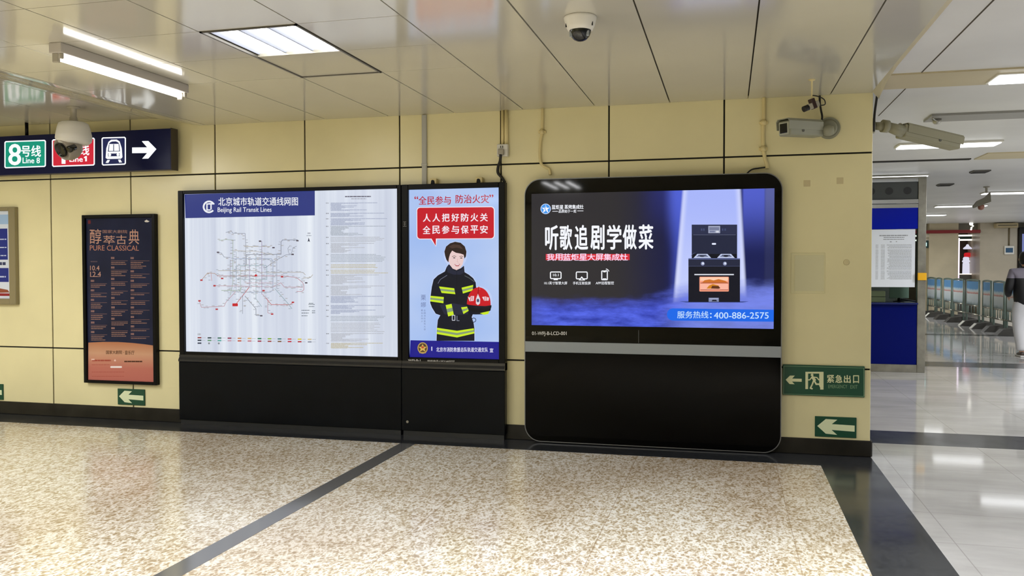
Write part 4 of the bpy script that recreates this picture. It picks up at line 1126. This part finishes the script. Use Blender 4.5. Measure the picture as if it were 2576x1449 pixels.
# box-shaped bullet cameras with sunshield (axis along +x, nose at the far end)
def bullet(t, paint, L, Wd, Ht):
    w = MB(); w.box(0, L, -Wd / 2, Wd / 2, -Ht / 2, Ht / 2, 0, Wd * 0.12, 3); b = obj('housing', w, paint, t)
    w = MB()
    sh = [(-Wd * .54, -Ht * .1), (-Wd * .58, Ht * .45), (-Wd * .44, Ht * .62), (Wd * .44, Ht * .62), (Wd * .58, Ht * .45), (Wd * .54, -Ht * .1), (Wd * .50, -Ht * .1), (Wd * .53, Ht * .44), (Wd * .42, Ht * .57), (-Wd * .42, Ht * .57), (-Wd * .53, Ht * .44), (-Wd * .50, -Ht * .1)]
    a = [w.bm.verts.new((L * .04, y, z)) for y, z in sh]; c = [w.bm.verts.new((L * 1.035, y, z)) for y, z in sh]
    for k in range(12): w.bm.faces.new((a[k], a[(k + 1) % 12], c[(k + 1) % 12], c[k]))
    w.bm.faces.new(a); w.bm.faces.new(c[::-1])
    obj('sunshield', w, paint, t)
    w = MB(); w.box(L - 0.002, L + 0.006, -Wd * .43, Wd * .43, -Ht * .43, Ht * .40, 0, 0.004, 1); f = obj('front_plate', w, mat('camera_face_pale', (176, 178, 160), 0.45), t)
    w = MB(); w.box(L + 0.004, L + 0.009, -Wd * .31, Wd * .31, -Ht * .33, Ht * .30, 0, 0.002, 1); obj('window', w, M_DARKGLASS, f)
    for sy in (-1, 1):
        w = MB(); w.cyl((L * .62, sy * Wd * .5, -Ht * .16), (L * .62, sy * Wd * .53, -Ht * .16), 0.012); obj('screw', w, mat('screw_dark', (74, 72, 60), 0.5), t)
    return b
t = thing('bullet_camera', 'grey box security camera on a round wall mount, pointing left above the display', 'security camera', (0.715, -0.15, 2.565))
arm = MB(); arm.cyl((0.05, 0.1495, 0.03), (0.05, 0.128, 0.03), 0.085, n=32); arm.cyl((0.05, 0.128, 0.03), (0.05, 0.10, 0.03), 0.07, 0.05, n=32); arm.cyl((0.05, 0.11, 0.02), (0.03, 0.0, -0.01), 0.028); arm.lathe([(0, .045), (.04, .03), (.046, 0), (.04, -.03), (0, -.045)], 20, M=Matrix.Translation((0.03, 0.0, -0.01)))
m_ = obj('wall_mount', arm, M_CAMGREY, t)
body = bpy.data.objects.new('camera_body', None)
COL.objects.link(body); body.parent = t; body.location = (-0.04, 0.03, 0.003)
_d = Vector((0.405, -0.38, 2.552)) - Vector((0.675, -0.12, 2.568))
body.rotation_euler = (0.0, math.asin(-_d.z / _d.length), math.atan2(_d.y, _d.x))
bullet(body, M_CAMGREY, _d.length, 0.115, 0.115)
w = MB(); w.tube([(-0.02, 0.0, 0.05), (-0.015, -0.005, 0.10), (-0.02, 0.04, 0.16), (-0.02, 0.13, 0.24), (-0.02, 0.135, 0.29)], 0.008); obj('cable', w, M_RUBBER, t)

t = thing('bullet_camera', 'olive box security camera fixed round the wall corner, pointing right into the hall', 'security camera', (1.09, 0.12, 2.60), group=None)
arm = MB(); arm.cyl((0.0005, 0, 0.02), (0.03, 0, 0.02), 0.06, n=28); arm.cyl((0.03, 0.0, 0.02), (0.12, 0.03, 0.015), 0.03, 0.036); arm.cyl((0.09, 0.02, 0.02), (0.135, 0.035, 0.015), 0.05); arm.cyl((0.13, 0.03, 0.015), (0.25, 0.09, -0.02), 0.036, 0.05); arm.cyl((0.24, 0.07, 0.02), (0.24, 0.12, 0.035), 0.018)
obj('wall_mount', arm, M_CAMOLIVE, t)
body = bpy.data.objects.new('camera_body', None)
COL.objects.link(body); body.parent = t; body.location = (0.24, 0.10, -0.015)
_d = Vector((1.80, 0.50, 2.505)) - Vector((1.33, 0.22, 2.585))
body.rotation_euler = (0.0, math.asin(-_d.z / _d.length), math.atan2(_d.y, _d.x))
bullet(body, M_CAMOLIVE, _d.length, 0.115, 0.105)

# little exposed camera on a thin rod
t = thing('rod_camera', 'small exposed camera with black lens on a thin ceiling rod, above the grey bullet camera', 'security camera', (0.582, -0.614, CEIL))
w = MB(); w.lathe([(0, 0), (0.026, 0), (0.022, -0.006), (0.0065, -0.012), (0.0055, -0.15), (0, -0.15)], 18); obj('rod', w, M_CREAMPIPE, t)
cb = bpy.data.objects.new('camera_body', None); COL.objects.link(cb); cb.parent = t; cb.location = (0.004, 0.0, -0.19); cb.rotation_euler = (0, math.radians(22), math.radians(205))
w = MB(); w.box(-0.05, 0.035, -0.021, 0.021, -0.022, 0.022, 0, 0.004, 2); obj('case', w, M_GREYPLASTIC, cb)
w = MB(); w.cyl((0.034, 0, 0), (0.076, 0, 0), 0.021, n=20); obj('lens', w, M_RUBBER, cb)
w = MB(); w.box(-0.024, 0.008, -0.024, 0.024, -0.026, 0.05, 0, 0.004, 1); obj('clamp', w, mat('dark_red_brown', (52, 26, 22), 0.5), cb)
w = MB(); w.tube([(0.0, 0, -0.115), (0.045, 0.0, -0.125), (0.085, 0, -0.15), (0.09, 0, -0.185), (0.055, 0, -0.19)], 0.004); obj('cable', w, M_RUBBER, t)

# hanging black cable at the wall corner
t = thing('corner_cable', 'black cable hanging down the wall corner from the ceiling edge', 'cable', (1.10, 0.01, 2.86))
w = MB(); w.tube([(0.018, -0.03, -0.01), (0.012, -0.01, -0.08), (0.004, 0.0, -0.16), (0.0, 0.0, -0.24), (0.0, 0.01, -0.30)], 0.009); obj('cable', w, M_RUBBER, t)

# ================================================================== the hall beyond the corner
# service kiosk
KX, KY = 1.95, 5.85
t = thing('service_kiosk', 'blue panelled service kiosk with a steel frame, behind the wall corner', 'kiosk', (KX, KY, 0))
x0, x1 = 1.12 - KX, 2.695 - KX
def P(name, a, b, c, d, e, f, m, par=t, bev=0.004, **k):
    w = MB(); w.box(a, b, c, d, e, f, 0, bev, 1); return obj(name, w, m, par, **k)
P('corner_post', x1 - 0.105, x1, 0, 0.105, 0, 2.75, M_STEEL)
P('corner_post', x0, x0 + 0.105, 0, 0.105, 0, 2.75, M_STEEL)
P('corner_post', x1 - 0.105, x1, 1.6, 1.705, 0, 2.75, M_STEEL)
P('corner_post', x0, x0 + 0.105, 1.6, 1.705, 0, 2.75, M_STEEL)
xi0, xi1 = x0 + 0.105, x1 - 0.105
P('bottom_rail', xi0, xi1, 0.0, 0.08, 0.0, 0.11, M_STEEL)
P('top_rail', xi0, xi1, 0.0, 0.08, 2.70, 2.75, M_CHROME)
v = P('vent_panel', xi0, xi1, 0.02, 0.05, 2.45, 2.70, mat('dark_vent', (66, 70, 72), 0.4), label='dark grey vent panel')
for k in range(4):
    w = MB(); w.cyl((0.50 - 0.24 * k, 0.0195, 2.575), (0.50 - 0.24 * k, 0.015, 2.575), 0.052, n=24); obj('vent_hole', w, mat('vent_hole_black', (36, 38, 42), 0.6), v)
P('upper_rail', xi0, xi1, -0.012, 0.06, 2.395, 2.452, M_CHROME)
P('upper_rail', xi0, xi1, -0.006, 0.06, 2.332, 2.388, M_CHROME)
BLUE = mat('kiosk_blue', (2, 24, 168), 0.14, spec=0.25)
P('fascia_panel', xi0, xi1, 0.01, 0.05, 2.035, 2.335, BLUE, label='glossy blue fascia')
P('lower_panel', xi0, xi1, 0.012, 0.05, 0.11, 0.965, mat('kiosk_deep_blue', (2, 14, 96), 0.25, spec=0.12), label='dark blue lower panel')
P('counter', xi0, xi1, -0.05, 0.55, 0.965, 0.99, mat('counter_navy', (24, 36, 96), 0.2))
w = MB(); w.box(xi0, xi1, 0.028, 0.036, 0.99, 2.035); g_ = mat('kiosk_glass', (190, 205, 200), 0.02)
_b = g_.node_tree.nodes['Principled BSDF']; _b.inputs['Transmission Weight'].default_value = 1.0; _b.inputs['IOR'].default_value = 1.12
obj('window', w, g_, t)
P('side_panel', x1 - 0.06, x1 - 0.03, 0.105, 1.6, 0.0, 1.0, mat('kiosk_deep_blue', (2, 14, 96), 0.25, spec=0.12))
P('side_panel', x0 + 0.03, x0 + 0.06, 0.105, 1.6, 0.0, 2.7, M_STEEL)
P('back_panel', xi0, xi1, 1.6, 1.65, 0, 2.7, mat('kiosk_inner_grey', (92, 94, 88), 0.5))
P('roof', x0, x1, 0, 1.705, 2.75, 2.77, M_STEEL)
w = MB(); w.box(-0.06, 0.22, -0.12, 0.12, 0, 0.16, 0, 0.01, 2); w.box(-0.064, 0.225, -0.124, 0.124, 0.075, 0.082, 1)
tag(obj('cream_box', w, [mat('cream_case', (196, 186, 154), 0.5), M_RUBBER], loc=(KX + 0.02, KY + 0.24, 0.99)), 'cream box on the counter inside the kiosk window, under the paper notice', 'box')
t2 = thing('desk_monitor', 'pale green-grey monitor back standing inside the kiosk window', 'monitor', (KX + 0.46, KY + 0.35, 0.99))
w = MB(); w.box(-0.13, 0.13, -0.02, 0.02, 0.05, 0.26, 0, 0.008, 2); obj('screen_back', w, mat('monitor_pale_green', (150, 170, 158), 0.4), t2)
w = MB(); w.cyl((0, 0, 0), (0, 0, 0.06), 0.02); w.lathe([(0, 0), (0.08, 0), (0.08, 0.008), (0, 0.012)], 20); obj('stand', w, M_BLACK, t2)
# notice on the glass
w = MB(); w.box(-0.29, 0.29, -0.003, 0, 0, 0.82)
t2 = tag(obj('paper_notice', w, mat('notice_paper', (226, 232, 246), 0.6), loc=(2.268, KY + 0.027, 1.21)), 'large white printed table notice taped to the kiosk window', 'notice')
a = Art([(58, 620), (553, 615), (553, 1278), (60, 1278)], [(-0.275, 0.815), (0.287, 0.82), (0.288, 0.002), (-0.272, 0.002)], prefix='notice_print')
rnd = random.Random(21)
G1 = (150, 154, 164)
a.dashes(140, 470, 686, 12, G1, rnd, 20, 60, 4).dashes(190, 430, 708, 9, G1, rnd, 14, 40, 3).dashes(185, 430, 730, 8, G1, rnd, 14, 40, 3).dashes(262, 284, 758, 10, G1, rnd).dashes(332, 348, 756, 10, G1, rnd)
y = 792
while y < 1190:
    if rnd.random() < .12: y += 8
    a.dashes(98, 128, y, 5, (176, 180, 190), rnd, 5, 12, 3); a.dashes(160, 205, y, 5, (176, 180, 190), rnd, 5, 14, 3); a.dashes(225 + 40 * rnd.random(), 515, y, 5, (172, 176, 186), rnd, 6, 26, 3); y += 9.5
a.build('printing', t2, (0, -0.0034, 0))
w = MB(); w.box(-0.055, 0.06, -0.035, 0, 0, 0.105, 0, 0.008, 2)
tag(obj('yellow_box', w, mat('signal_yellow', (236, 176, 10), 0.4), loc=(2.64, KY, 1.308)), 'small yellow box stuck on the steel post of the kiosk', 'box')

# crowd barriers with sky-blue picture boards, one behind the other
BM = mat('board_picture', (150, 180, 210), 0.3)
n = NT(BM); co = n.coord(); z = n.math('ADD', n.xyz(co)[2], n.math('MULTIPLY', n.noise(co, 4.0, 3), 0.12))
n.link(n.ramp(z, [(0.0, (110, 124, 122)), (0.58, (96, 116, 122)), (0.66, (174, 186, 196)), (0.86, (196, 204, 210)), (0.885, (178, 106, 104)), (0.915, (200, 190, 190)), (0.96, (176, 200, 216)), (1.16, (96, 146, 196))]), n.b.inputs['Base Color'])
M_BARR = noisy('barrier_green_grey', (92, 108, 100), 0.4, var=0.1, scale=4)
def barrier(y0, y1, label, k):
    c, L = (y0 + y1) / 2, (y1 - y0)
    t = thing('crowd_barrier', label, 'barrier', (6.1, c, 0), (0, 0, 0), group='picture-board crowd barriers in the hall')
    h = L / 2
    w = MB(); w.box(-0.012, 0.012, -h, h, 0.52, 1.12, 0, 0.003, 1); obj('board', w, BM, t)
    for sy in (-1, 1):
        w = MB(); w.cyl((0, sy * (h + 0.035), 0.06), (0, sy * (h + 0.035), 1.15), 0.026, n=14); obj('post', w, M_BARR, t)
    w = MB(); w.tube([(0, -h - 0.03, 1.14), (0, -h * .4, 1.155), (0, h * .4, 1.155), (0, h + 0.03, 1.14)], 0.024); obj('top_rail', w, M_BARR, t)
    w = MB(); w.cyl((0, -h - 0.12, 0.28), (0, h + 0.12, 0.28), 0.02, n=12); obj('lower_rail', w, M_STEEL, t); w = MB(); w.cyl((0, -h, 0.50), (0, h, 0.50), 0.016, n=12); obj('middle_rail', w, M_STEEL, t)
    for i in range(4):
        w = MB(); w.cyl((0, -h + L * (i + .5) / 4, 0.28), (0, -h + L * (i + .5) / 4, 0.50), 0.012, n=8)
        obj('bar', w, M_BARR, t)
    w = MB(); w.prism([(-0.42, 0.0), (0.40, 0.0), (0.34, 0.10), (0.06, 0.16), (-0.06, 0.16), (-0.30, 0.13)], -0.14, 0.14); f = obj('base_weight', w, mat('base_weight_dark', (60, 58, 54), 0.55), t, (0, -h * 0.75, 0))
    if k: 
        w = MB(); w.face([(-0.424, -0.1, 0.005), (-0.424, 0.1, 0.005), (-0.306, 0.1, 0.128), (-0.306, -0.1, 0.128)]); obj('reflector', w, mat('reflector_white', (220, 220, 216), 0.5), f)
spots = [(20.94, 22.0, 0), (20.2, 20.8, 1), (19.0, 19.9, 0), (17.74, 18.86, 0), (16.29, 17.48, 1), (15.3, 16.0, 1), (14.29, 15.14, 0), (13.3, 14.16, 0)]
labs = ['farthest picture-board barrier, right beside the steel kiosk post', 'narrow second barrier board from the kiosk post', 'third barrier board from the kiosk post', 'fourth barrier board from the kiosk post, below the lit shop window',
        'widest-looking fifth barrier board from the kiosk post', 'sixth barrier board from the kiosk post, under the tan pillar', 'seventh barrier board, last one fully clear of the walking person', 'nearest barrier board, half hidden by the walking person']
for (a0, a1, k), l in zip(spots, labs): barrier(a0 + 0.06, a1 - 0.06, l, k)

# pillars and shop front at the far end (everything stands at y = 22..25)
M_PILLAR = noisy('pillar_beige', (190, 178, 150), 0.4, var=0.05, scale=1.5)
w = MB(); w.box(6.14, 6.98, 22.05, 23.2, 0, CEIL); obj('pillar', w, M_PILLAR, kind='structure')
w = MB(); w.box(7.58, 8.62, 22.0, 23.4, 0, CEIL); obj('pillar', w, noisy('pillar_grey_beige', (176, 166, 146), 0.35, var=0.05, scale=1.5), kind='structure')
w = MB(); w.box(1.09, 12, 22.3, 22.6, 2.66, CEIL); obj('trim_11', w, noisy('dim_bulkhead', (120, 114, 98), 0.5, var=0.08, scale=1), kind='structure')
w = MB(); w.box(5.6, 7.58, 21.95, 22.04, 2.545, 2.645, 0, 0.006, 1)
tag(obj('red_beam', w, mat('deep_red', (128, 14, 16), 0.4), loc=(0, 0, 0)), 'long dark red beam across the shop front in the far hall', 'beam')
t = thing('display_window', 'bright shop window with white lit edges between the two far pillars', 'shop window', (7.3, 22.9, 0))
LIT = mat('lit_white_strip', (255, 252, 240), 0.4, emit=1.6)
P('side_frame', -0.30, -0.14, 0, 0.1, 0, 2.56, M_BLACK, t)
P('lit_edge', -0.14, -0.075, 0.0, 0.06, 1.05, 2.42, mat('lit_pink_white', (246, 226, 246), 0.4, emit=1.6), t, label='glowing white upright edge')
P('lit_bar', -0.13, 0.5, 0.0, 0.06, 2.475, 2.525, LIT, t, label='upper glowing bar')
P('lit_bar', -0.13, 0.5, 0.0, 0.06, 2.335, 2.385, LIT, t, label='lower glowing bar')
P('lit_bar', -0.13, 0.5, 0.0, 0.06, 1.245, 1.275, mat('lit_sill', (255, 240, 224), 0.4, emit=1.5), t, label='glowing sill')
P('header', -0.13, 0.5, 0.03, 0.08, 2.385, 2.475, mat('header_dark_green', (16, 40, 32), 0.4), t)
P('stall_riser', -0.13, 0.5, 0.0, 0.1, 0.0, 1.24, mat('riser_grey', (120, 118, 112), 0.5), t)
P('back_wall_panel', -0.2, 0.6, 0.9, 0.95, 0, 2.5, mat('shop_brown', (92, 74, 58), 0.6), t)
P('display_panel', 0.26, 0.6, 0.6, 0.65, 1.2, 1.95, mat('display_teal', (24, 106, 92), 0.5, emit=0.3), t, label='teal display panel')
P('display_strip', 0.20, 0.26, 0.5, 0.55, 1.2, 1.62, mat('display_olive', (110, 130, 20), 0.5, emit=0.3), t)
t2 = thing('shop_figure', 'white glowing bottle-shaped figure with a red cap in the far shop window', 'figure', (7.475, 23.15, 1.245))
WH = mat('glow_white', (236, 234, 252), 0.4, emit=0.85)
w = MB(); w.lathe([(0, 0), (0.10, 0), (0.105, 0.03), (0.10, 0.35), (0.085, 0.38), (0, 0.38)], 20); obj('body', w, WH, t2)
w = MB(); w.lathe([(0, 0.375), (0.09, 0.385), (0.12, 0.42), (0.10, 0.46), (0.085, 0.475), (0.095, 0.51), (0.075, 0.56), (0, 0.58)], 20); obj('head', w, WH, t2)
w = MB(); w.lathe([(0, 0.56), (0.10, 0.575), (0.105, 0.66), (0.08, 0.70), (0, 0.71)], 18, M=Matrix.Translation((0.04, 0, 0))); obj('cap', w, mat('cap_red', (226, 34, 40), 0.5, emit=0.7), t2, label='red cap')
w = MB(); w.lathe([(0, 0.16), (0.03, 0.15), (0.05, 0.1), (0.13, 0.03), (0.12, 0.0), (0, 0.0)], 18)
tag(obj('shop_lamp', w, WH, loc=(7.44, 22.85, 2.06)), 'small white hanging shade in the far shop window above the figure', 'lamp')
t = thing('hanging_light_string', 'string of small glowing white lights hanging from the hall ceiling above the red beam', 'light string', (7.30, 21.9, CEIL))
for dx, z, r in ((0.0, -0.03, 0.06), (0.05, -0.10, 0.028), (0.01, -0.155, 0.03), (0.0, -0.205, 0.03)):
    w = MB(); w.lathe([(0, r), (r * .7, r * .7), (r, 0), (r * .7, -r * .7), (0, -r)], 14, M=Matrix.Translation((dx, 0, z))); obj('bulb', w, LIT, t)
w = MB(); w.cyl((0.0, 0, 0), (0.01, 0, -0.2), 0.006, n=8); obj('cord', w, M_STEEL, t)
t = thing('lit_side_sign', 'small dark green lit sign with a pale glowing spot next to the kiosk post', 'sign', (6.03, 22.1, 2.09))
w = MB(); w.box(-0.1, 0.1, -0.02, 0.02, 0, 0.24, 0, 0.006, 1); obj('case', w, mat('sign_dark_green', (10, 50, 46), 0.4), t)
w = MB(); w.box(-0.045, 0.045, -0.024, -0.02, 0.06, 0.17); obj('glowing_spot', w, mat('sign_cyan_glow', (190, 255, 250), 0.4, emit=2.0), t)
w = MB(); w.cyl((0, 0, 0.24), (0, 0, CEIL - 2.09), 0.012, n=10); obj('rod', w, M_STEEL, t)
for z in (2.48, 2.335):
    w = MB(); w.box(5.7, 6.13, 22.9, 22.95, z, z + 0.045); tag(obj('lit_strip', w, LIT), 'short glowing strip left of the pale far pillar, ' + ('upper one' if z > 2.4 else 'lower one'), 'light', 'short glowing strips beside the pale pillar')
t = thing('wall_meter', 'white wall meter with blue screen on the far grey pillar, conduit above it', 'meter', (8.385, 22.0, 1.87))
P('case', -0.135, 0.135, -0.07, -0.001, 0, 0.27, M_WHITEMETAL, t, 0.012)
P('screen', -0.105, 0.095, -0.076, -0.07, 0.06, 0.205, mat('meter_blue', (42, 84, 120), 0.15), t, 0.003, label='blue screen')
w = MB(); w.cyl((0.0, -0.02, 0.26), (0.0, -0.02, 0.94), 0.02); obj('conduit', w, mat('meter_conduit', (104, 92, 66), 0.5), t)
w = MB(); w.box(-0.02, 0.58, -0.35, -0.06, -0.07, 0.07, 0, 0.01, 1); w.box(0.02, 0.54, -0.354, -0.35, -0.01, 0.008, 1)
tag(obj('cream_unit', w, [mat('unit_cream', (176, 160, 124), 0.5), M_RUBBER], loc=(7.98, 22.06, 2.76)), 'cream wall unit high on the far grey pillar under the ceiling', 'wall unit')
P_ = MB(); P_.box(8.64, 9.4, 21.9, 22.0, 0.9, 2.7, 0, 0.01, 1); P_.box(8.72, 9.3, 21.89, 21.9, 1.9, 2.5, 1)
tag(obj('dark_display_board', P_, [M_BLACK, mat('board_glow_blue', (120, 130, 190), 0.3, emit=0.8)]), 'tall black display board at the right frame edge behind the person', 'display board')

# hall ceiling fittings
for x, y, s_, lab in ((3.46, 6.2, 0.11, 'dark square vent on the hall ceiling, nearer one'), (3.46, 8.2, 0.11, 'dark square vent on the hall ceiling, farther one left of the hanging camera')):
    t = thing('ceiling_vent', lab, 'vent', (x, y, CEIL), group='dark vents on the hall ceiling')
    w = MB(); w.box(-s_, s_, -s_ * 1.2, s_ * 1.2, -0.02, 0, 0, 0.004, 1); obj('frame', w, mat('vent_frame', (96, 94, 90), 0.5), t)
    w = MB()
    for k in range(5): w.box(-s_ * .85, s_ * .85, -s_ + k * s_ * .45, -s_ + k * s_ * .45 + s_ * .3, -0.026, -0.019)
    obj('louvre', w, mat('vent_louvre_dark', (40, 38, 34), 0.6), t)
t = thing('hall_camera', 'small grey security camera hanging from the hall ceiling in the distance', 'security camera', (4.25, 8.85, CEIL))
w = MB(); w.lathe([(0, 0), (0.05, 0), (0.05, -0.012), (0.02, -0.02), (0.018, -0.11), (0, -0.11)], 16); obj('stalk', w, M_GREYPLASTIC, t)
w = MB(); w.prism([(0.05, -0.10), (0.06, -0.26), (-0.04, -0.30), (-0.19, -0.36), (-0.21, -0.33), (-0.14, -0.24), (-0.02, -0.18)], -0.05, 0.05); obj('housing', w, mat('hall_camera_grey', (112, 108, 92), 0.5), t)
w = MB(); w.lathe([(0, 0.04), (0.05, 0.02), (0.055, -0.01), (0.04, -0.05), (0, -0.065)], 18, M=Matrix.Translation((-0.08, 0, -0.335))); obj('lens_ball', w, mat('lens_ball_brown', (150, 100, 84), 0.3), t)
t = thing('metal_clip', 'small bent metal clip hanging loose from the grey band of the hall ceiling', 'clip', (1.83, 1.30, CEIL - 0.02))
w = MB(); w.tube([(-0.09, -0.25, -0.028), (-0.03, -0.08, -0.02), (0.03, 0.05, -0.012), (0.06, 0.2, -0.004)], 0.007); w.lathe([(0, 0), (0.04, 0), (0.035, -0.03), (0.02, -0.045), (0, -0.048)], 16); obj('clip', w, M_STEEL, t)

# ================================================================== the walking person at the right edge
def skin_mesh(verts, edges, radii, sub=2):
    """one continuous surface grown round a skeleton"""
    me = bpy.data.meshes.new('skeleton')
    me.from_pydata(verts, edges, [])
    o = bpy.data.objects.new('skeleton', me); COL.objects.link(o)
    md = o.modifiers.new('skin', 'SKIN'); md.use_smooth_shade = True
    for v, r in zip(me.skin_vertices[0].data, radii):
        v.radius = r if isinstance(r, tuple) else (r, r)
    me.skin_vertices[0].data[0].use_root = True
    s2 = o.modifiers.new('sub', 'SUBSURF'); s2.levels = sub; s2.render_levels = sub
    dg = bpy.context.evaluated_depsgraph_get()
    r = bpy.data.meshes.new_from_object(o.evaluated_get(dg))
    bpy.data.objects.remove(o); bpy.data.meshes.remove(me)
    for p in r.polygons: p.use_smooth = True
    return r
def mesh_obj(name, me, m, parent, label=None):
    me.name = name; me.materials.clear(); me.materials.append(m)
    o = bpy.data.objects.new(name, me); COL.objects.link(o); o.parent = parent
    if label: o['label'] = label
    return o

t = thing('person', 'person walking away in a black and grey jacket and white trousers at the right edge', 'person', (4.83, 8.7, 0))
# body: pelvis, spine, head, legs, arms (facing +y, away from the viewer; slight stride)
V = [(0, 0, .92), (0, .01, 1.05), (0, .03, 1.22), (0, .02, 1.38), (0, .03, 1.46), (0, .05, 1.53), (0, .07, 1.62), (0, .06, 1.69)]
R = [(.13, .10), (.12, .09), (.14, .10), (.13, .09), (.055, .055), (.055, .058), (.082, .095), (.06, .07)]
Ed = [(0, 1), (1, 2), (2, 3), (3, 4), (4, 5), (5, 6), (6, 7)]
def chain(start, pts, rad):
    p = start
    for q, r in zip(pts, rad):
        V.append(q); R.append(r); Ed.append((p, len(V) - 1)); p = len(V) - 1
    return p
for s_, fy in ((-1, -0.16), (1, 0.20)):
    chain(0, [(s_ * .10, 0.0, .86), (s_ * .105, 0.03 + fy * .3, .50), (s_ * .095, fy * .9, .10), (s_ * .095, fy * .9 + .02, .06)], [(.085, .085), (.058, .06), (.038, .042), (.04, .045)])
for s_ in (-1, 1):
    hnd = chain(3, [(s_ * .19, .02, 1.40), (s_ * .25, -.02, 1.12), (s_ * .20, .20, .98), (s_ * .18, .27, .96)], [(.055, .055), (.042, .042), (.03, .03), (.036, .018)])
    bx, by, bz = V[hnd]
    for k in range(4):
        o_ = (k - 1.5) * 0.017
        chain(hnd, [(bx - s_ * .01 + 0, by + .045, bz + o_), (bx - s_ * .02, by + .075 - abs(k - 1.2) * .006, bz + o_ - .006), (bx - s_ * .035, by + .09 - abs(k - 1.2) * .008, bz + o_ - .014)], [.009, .008, .007])
    chain(hnd, [(bx - s_ * .028, by + .02, bz + .03), (bx - s_ * .045, by + .05, bz + .034)], [.010, .008])
mesh_obj('body', skin_mesh(V, Ed, R), mat('skin_tone', (206, 160, 130), 0.5), t)
# jacket
Vj = [(0, 0, .80), (0, .0, 1.00), (0, .03, 1.24), (0, .02, 1.39), (0, .035, 1.465), (-.20, .02, 1.40), (-.275, -.02, 1.12), (-.22, .17, 1.0), (.20, .02, 1.40), (.275, -.02, 1.12), (.22, .17, 1.0)]
Ej = [(0, 1), (1, 2), (2, 3), (3, 4), (3, 5), (5, 6), (6, 7), (3, 8), (8, 9), (9, 10)]
Rj = [(.205, .165), (.205, .16), (.215, .155), (.17, .125), (.07, .07), (.085, .085), (.07, .07), (.052, .052), (.085, .085), (.07, .07), (.052, .052)]
jm = mat('jacket_two_tone', (18, 18, 22), 0.6)
n = NT(jm)
n.link(n.ramp(n.xyz(n.coord())[2], [(0.0, (17, 17, 21)), (0.5, (17, 17, 21)), (1.0, (17, 17, 21))]), n.b.inputs['Base Color'])
zz = n.math('GREATER_THAN', n.xyz(n.coord())[2], 1.305)
n.link(n.mix(zz, (17, 17, 21), (134, 128, 142)), n.b.inputs['Base Color'])
mesh_obj('jacket', skin_mesh(Vj, Ej, Rj), jm, t, 'black jacket with grey yoke')
w = MB(); w.lathe([(.085, 1.435), (.095, 1.45), (.088, 1.50), (.075, 1.50), (.075, 1.45)], 24, M=Matrix.Translation((0, .035, 0))); obj('collar', w, mat('collar_black', (20, 18, 20), 0.6), t)
# trousers
Vt = [(0, 0, 1.04), (0, 0, .90)]; Et = [(0, 1)]; Rt = [(.17, .135), (.165, .135)]
for s_, fy in ((-1, -0.16), (1, 0.20)):
    b = len(Vt)
    Vt += [(s_ * .115, 0.0, .74), (s_ * .118, 0.03 + fy * .3, .48), (s_ * .105, fy * .9, .15), (s_ * .105, fy * .9, .09)]
    Rt += [(.10, .115), (.088, .092), (.08, .085), (.084, .09)]; Et += [(1, b), (b, b + 1), (b + 1, b + 2), (b + 2, b + 3)]
mesh_obj('trousers', skin_mesh(Vt, Et, Rt), mat('trousers_white', (206, 206, 210), 0.7), t, 'white trousers')
# hair: full head of black hair seen from behind
w = MB(); w.lathe([(0, .125), (.05, .118), (.088, .085), (.105, .03), (.104, -.03), (.095, -.075), (.07, -.10), (0, -.105)], 24, M=Matrix.Translation((0, .052, 1.635)) @ Matrix.Diagonal((.92, 1.0, 1.0, 1)))
hair = obj('hair', w, mat('hair_black', (14, 12, 12), 0.5), t)
# face on the far side
w = MB(); w.lathe([(0, .10), (.06, .075), (.078, .02), (.072, -.05), (.045, -.10), (0, -.115)], 20, M=Matrix.Translation((0, .105, 1.615)) @ Matrix.Diagonal((.9, .72, 1, 1)))
w.lathe([(0, .024), (.012, 0), (.014, -.012), (0, -.018)], 10, M=Matrix.Translation((0, .168, 1.61)))
for s_ in (-1, 1): w.lathe([(0, .03), (.012, .01), (.012, -.015), (0, -.03)], 10, M=Matrix.Translation((s_ * .088, .075, 1.62)))
fc = obj('face', w, mat('skin_tone', (206, 160, 130), 0.5), t)
for s_ in (-1, 1):
    w = MB(); w.lathe([(0, .006), (.012, 0), (0, -.006)], 10, M=Matrix.Translation((s_ * .032, .156, 1.635))); obj('eye', w, mat('dark_features', (60, 34, 30), 0.5), fc)
w = MB(); w.box(-.022, .022, .153, .16, 1.566, 1.572); obj('mouth', w, mat('dark_features', (60, 34, 30), 0.5), fc)
for s_, fy in ((-1, -0.16), (1, 0.20)):
    Vs = [(s_ * .097, fy * .9 - .06, .045), (s_ * .097, fy * .9 + .03, .05), (s_ * .10, fy * .9 + .13, .035), (s_ * .10, fy * .9 + .17, .03)]
    me = skin_mesh(Vs, [(0, 1), (1, 2), (2, 3)], [(.04, .042), (.045, .048), (.045, .033), (.036, .024)])
    sh = mesh_obj('shoe', me, mat('shoe_brown', (70, 60, 54), 0.5), t)
    w = MB(); w.box(s_ * .098 - .05, s_ * .098 + .05, fy * .9 - .10, fy * .9 + .20, 0.0, 0.025, 0, 0.01, 2); obj('sole', w, mat('sole_white', (214, 212, 210), 0.5), sh)
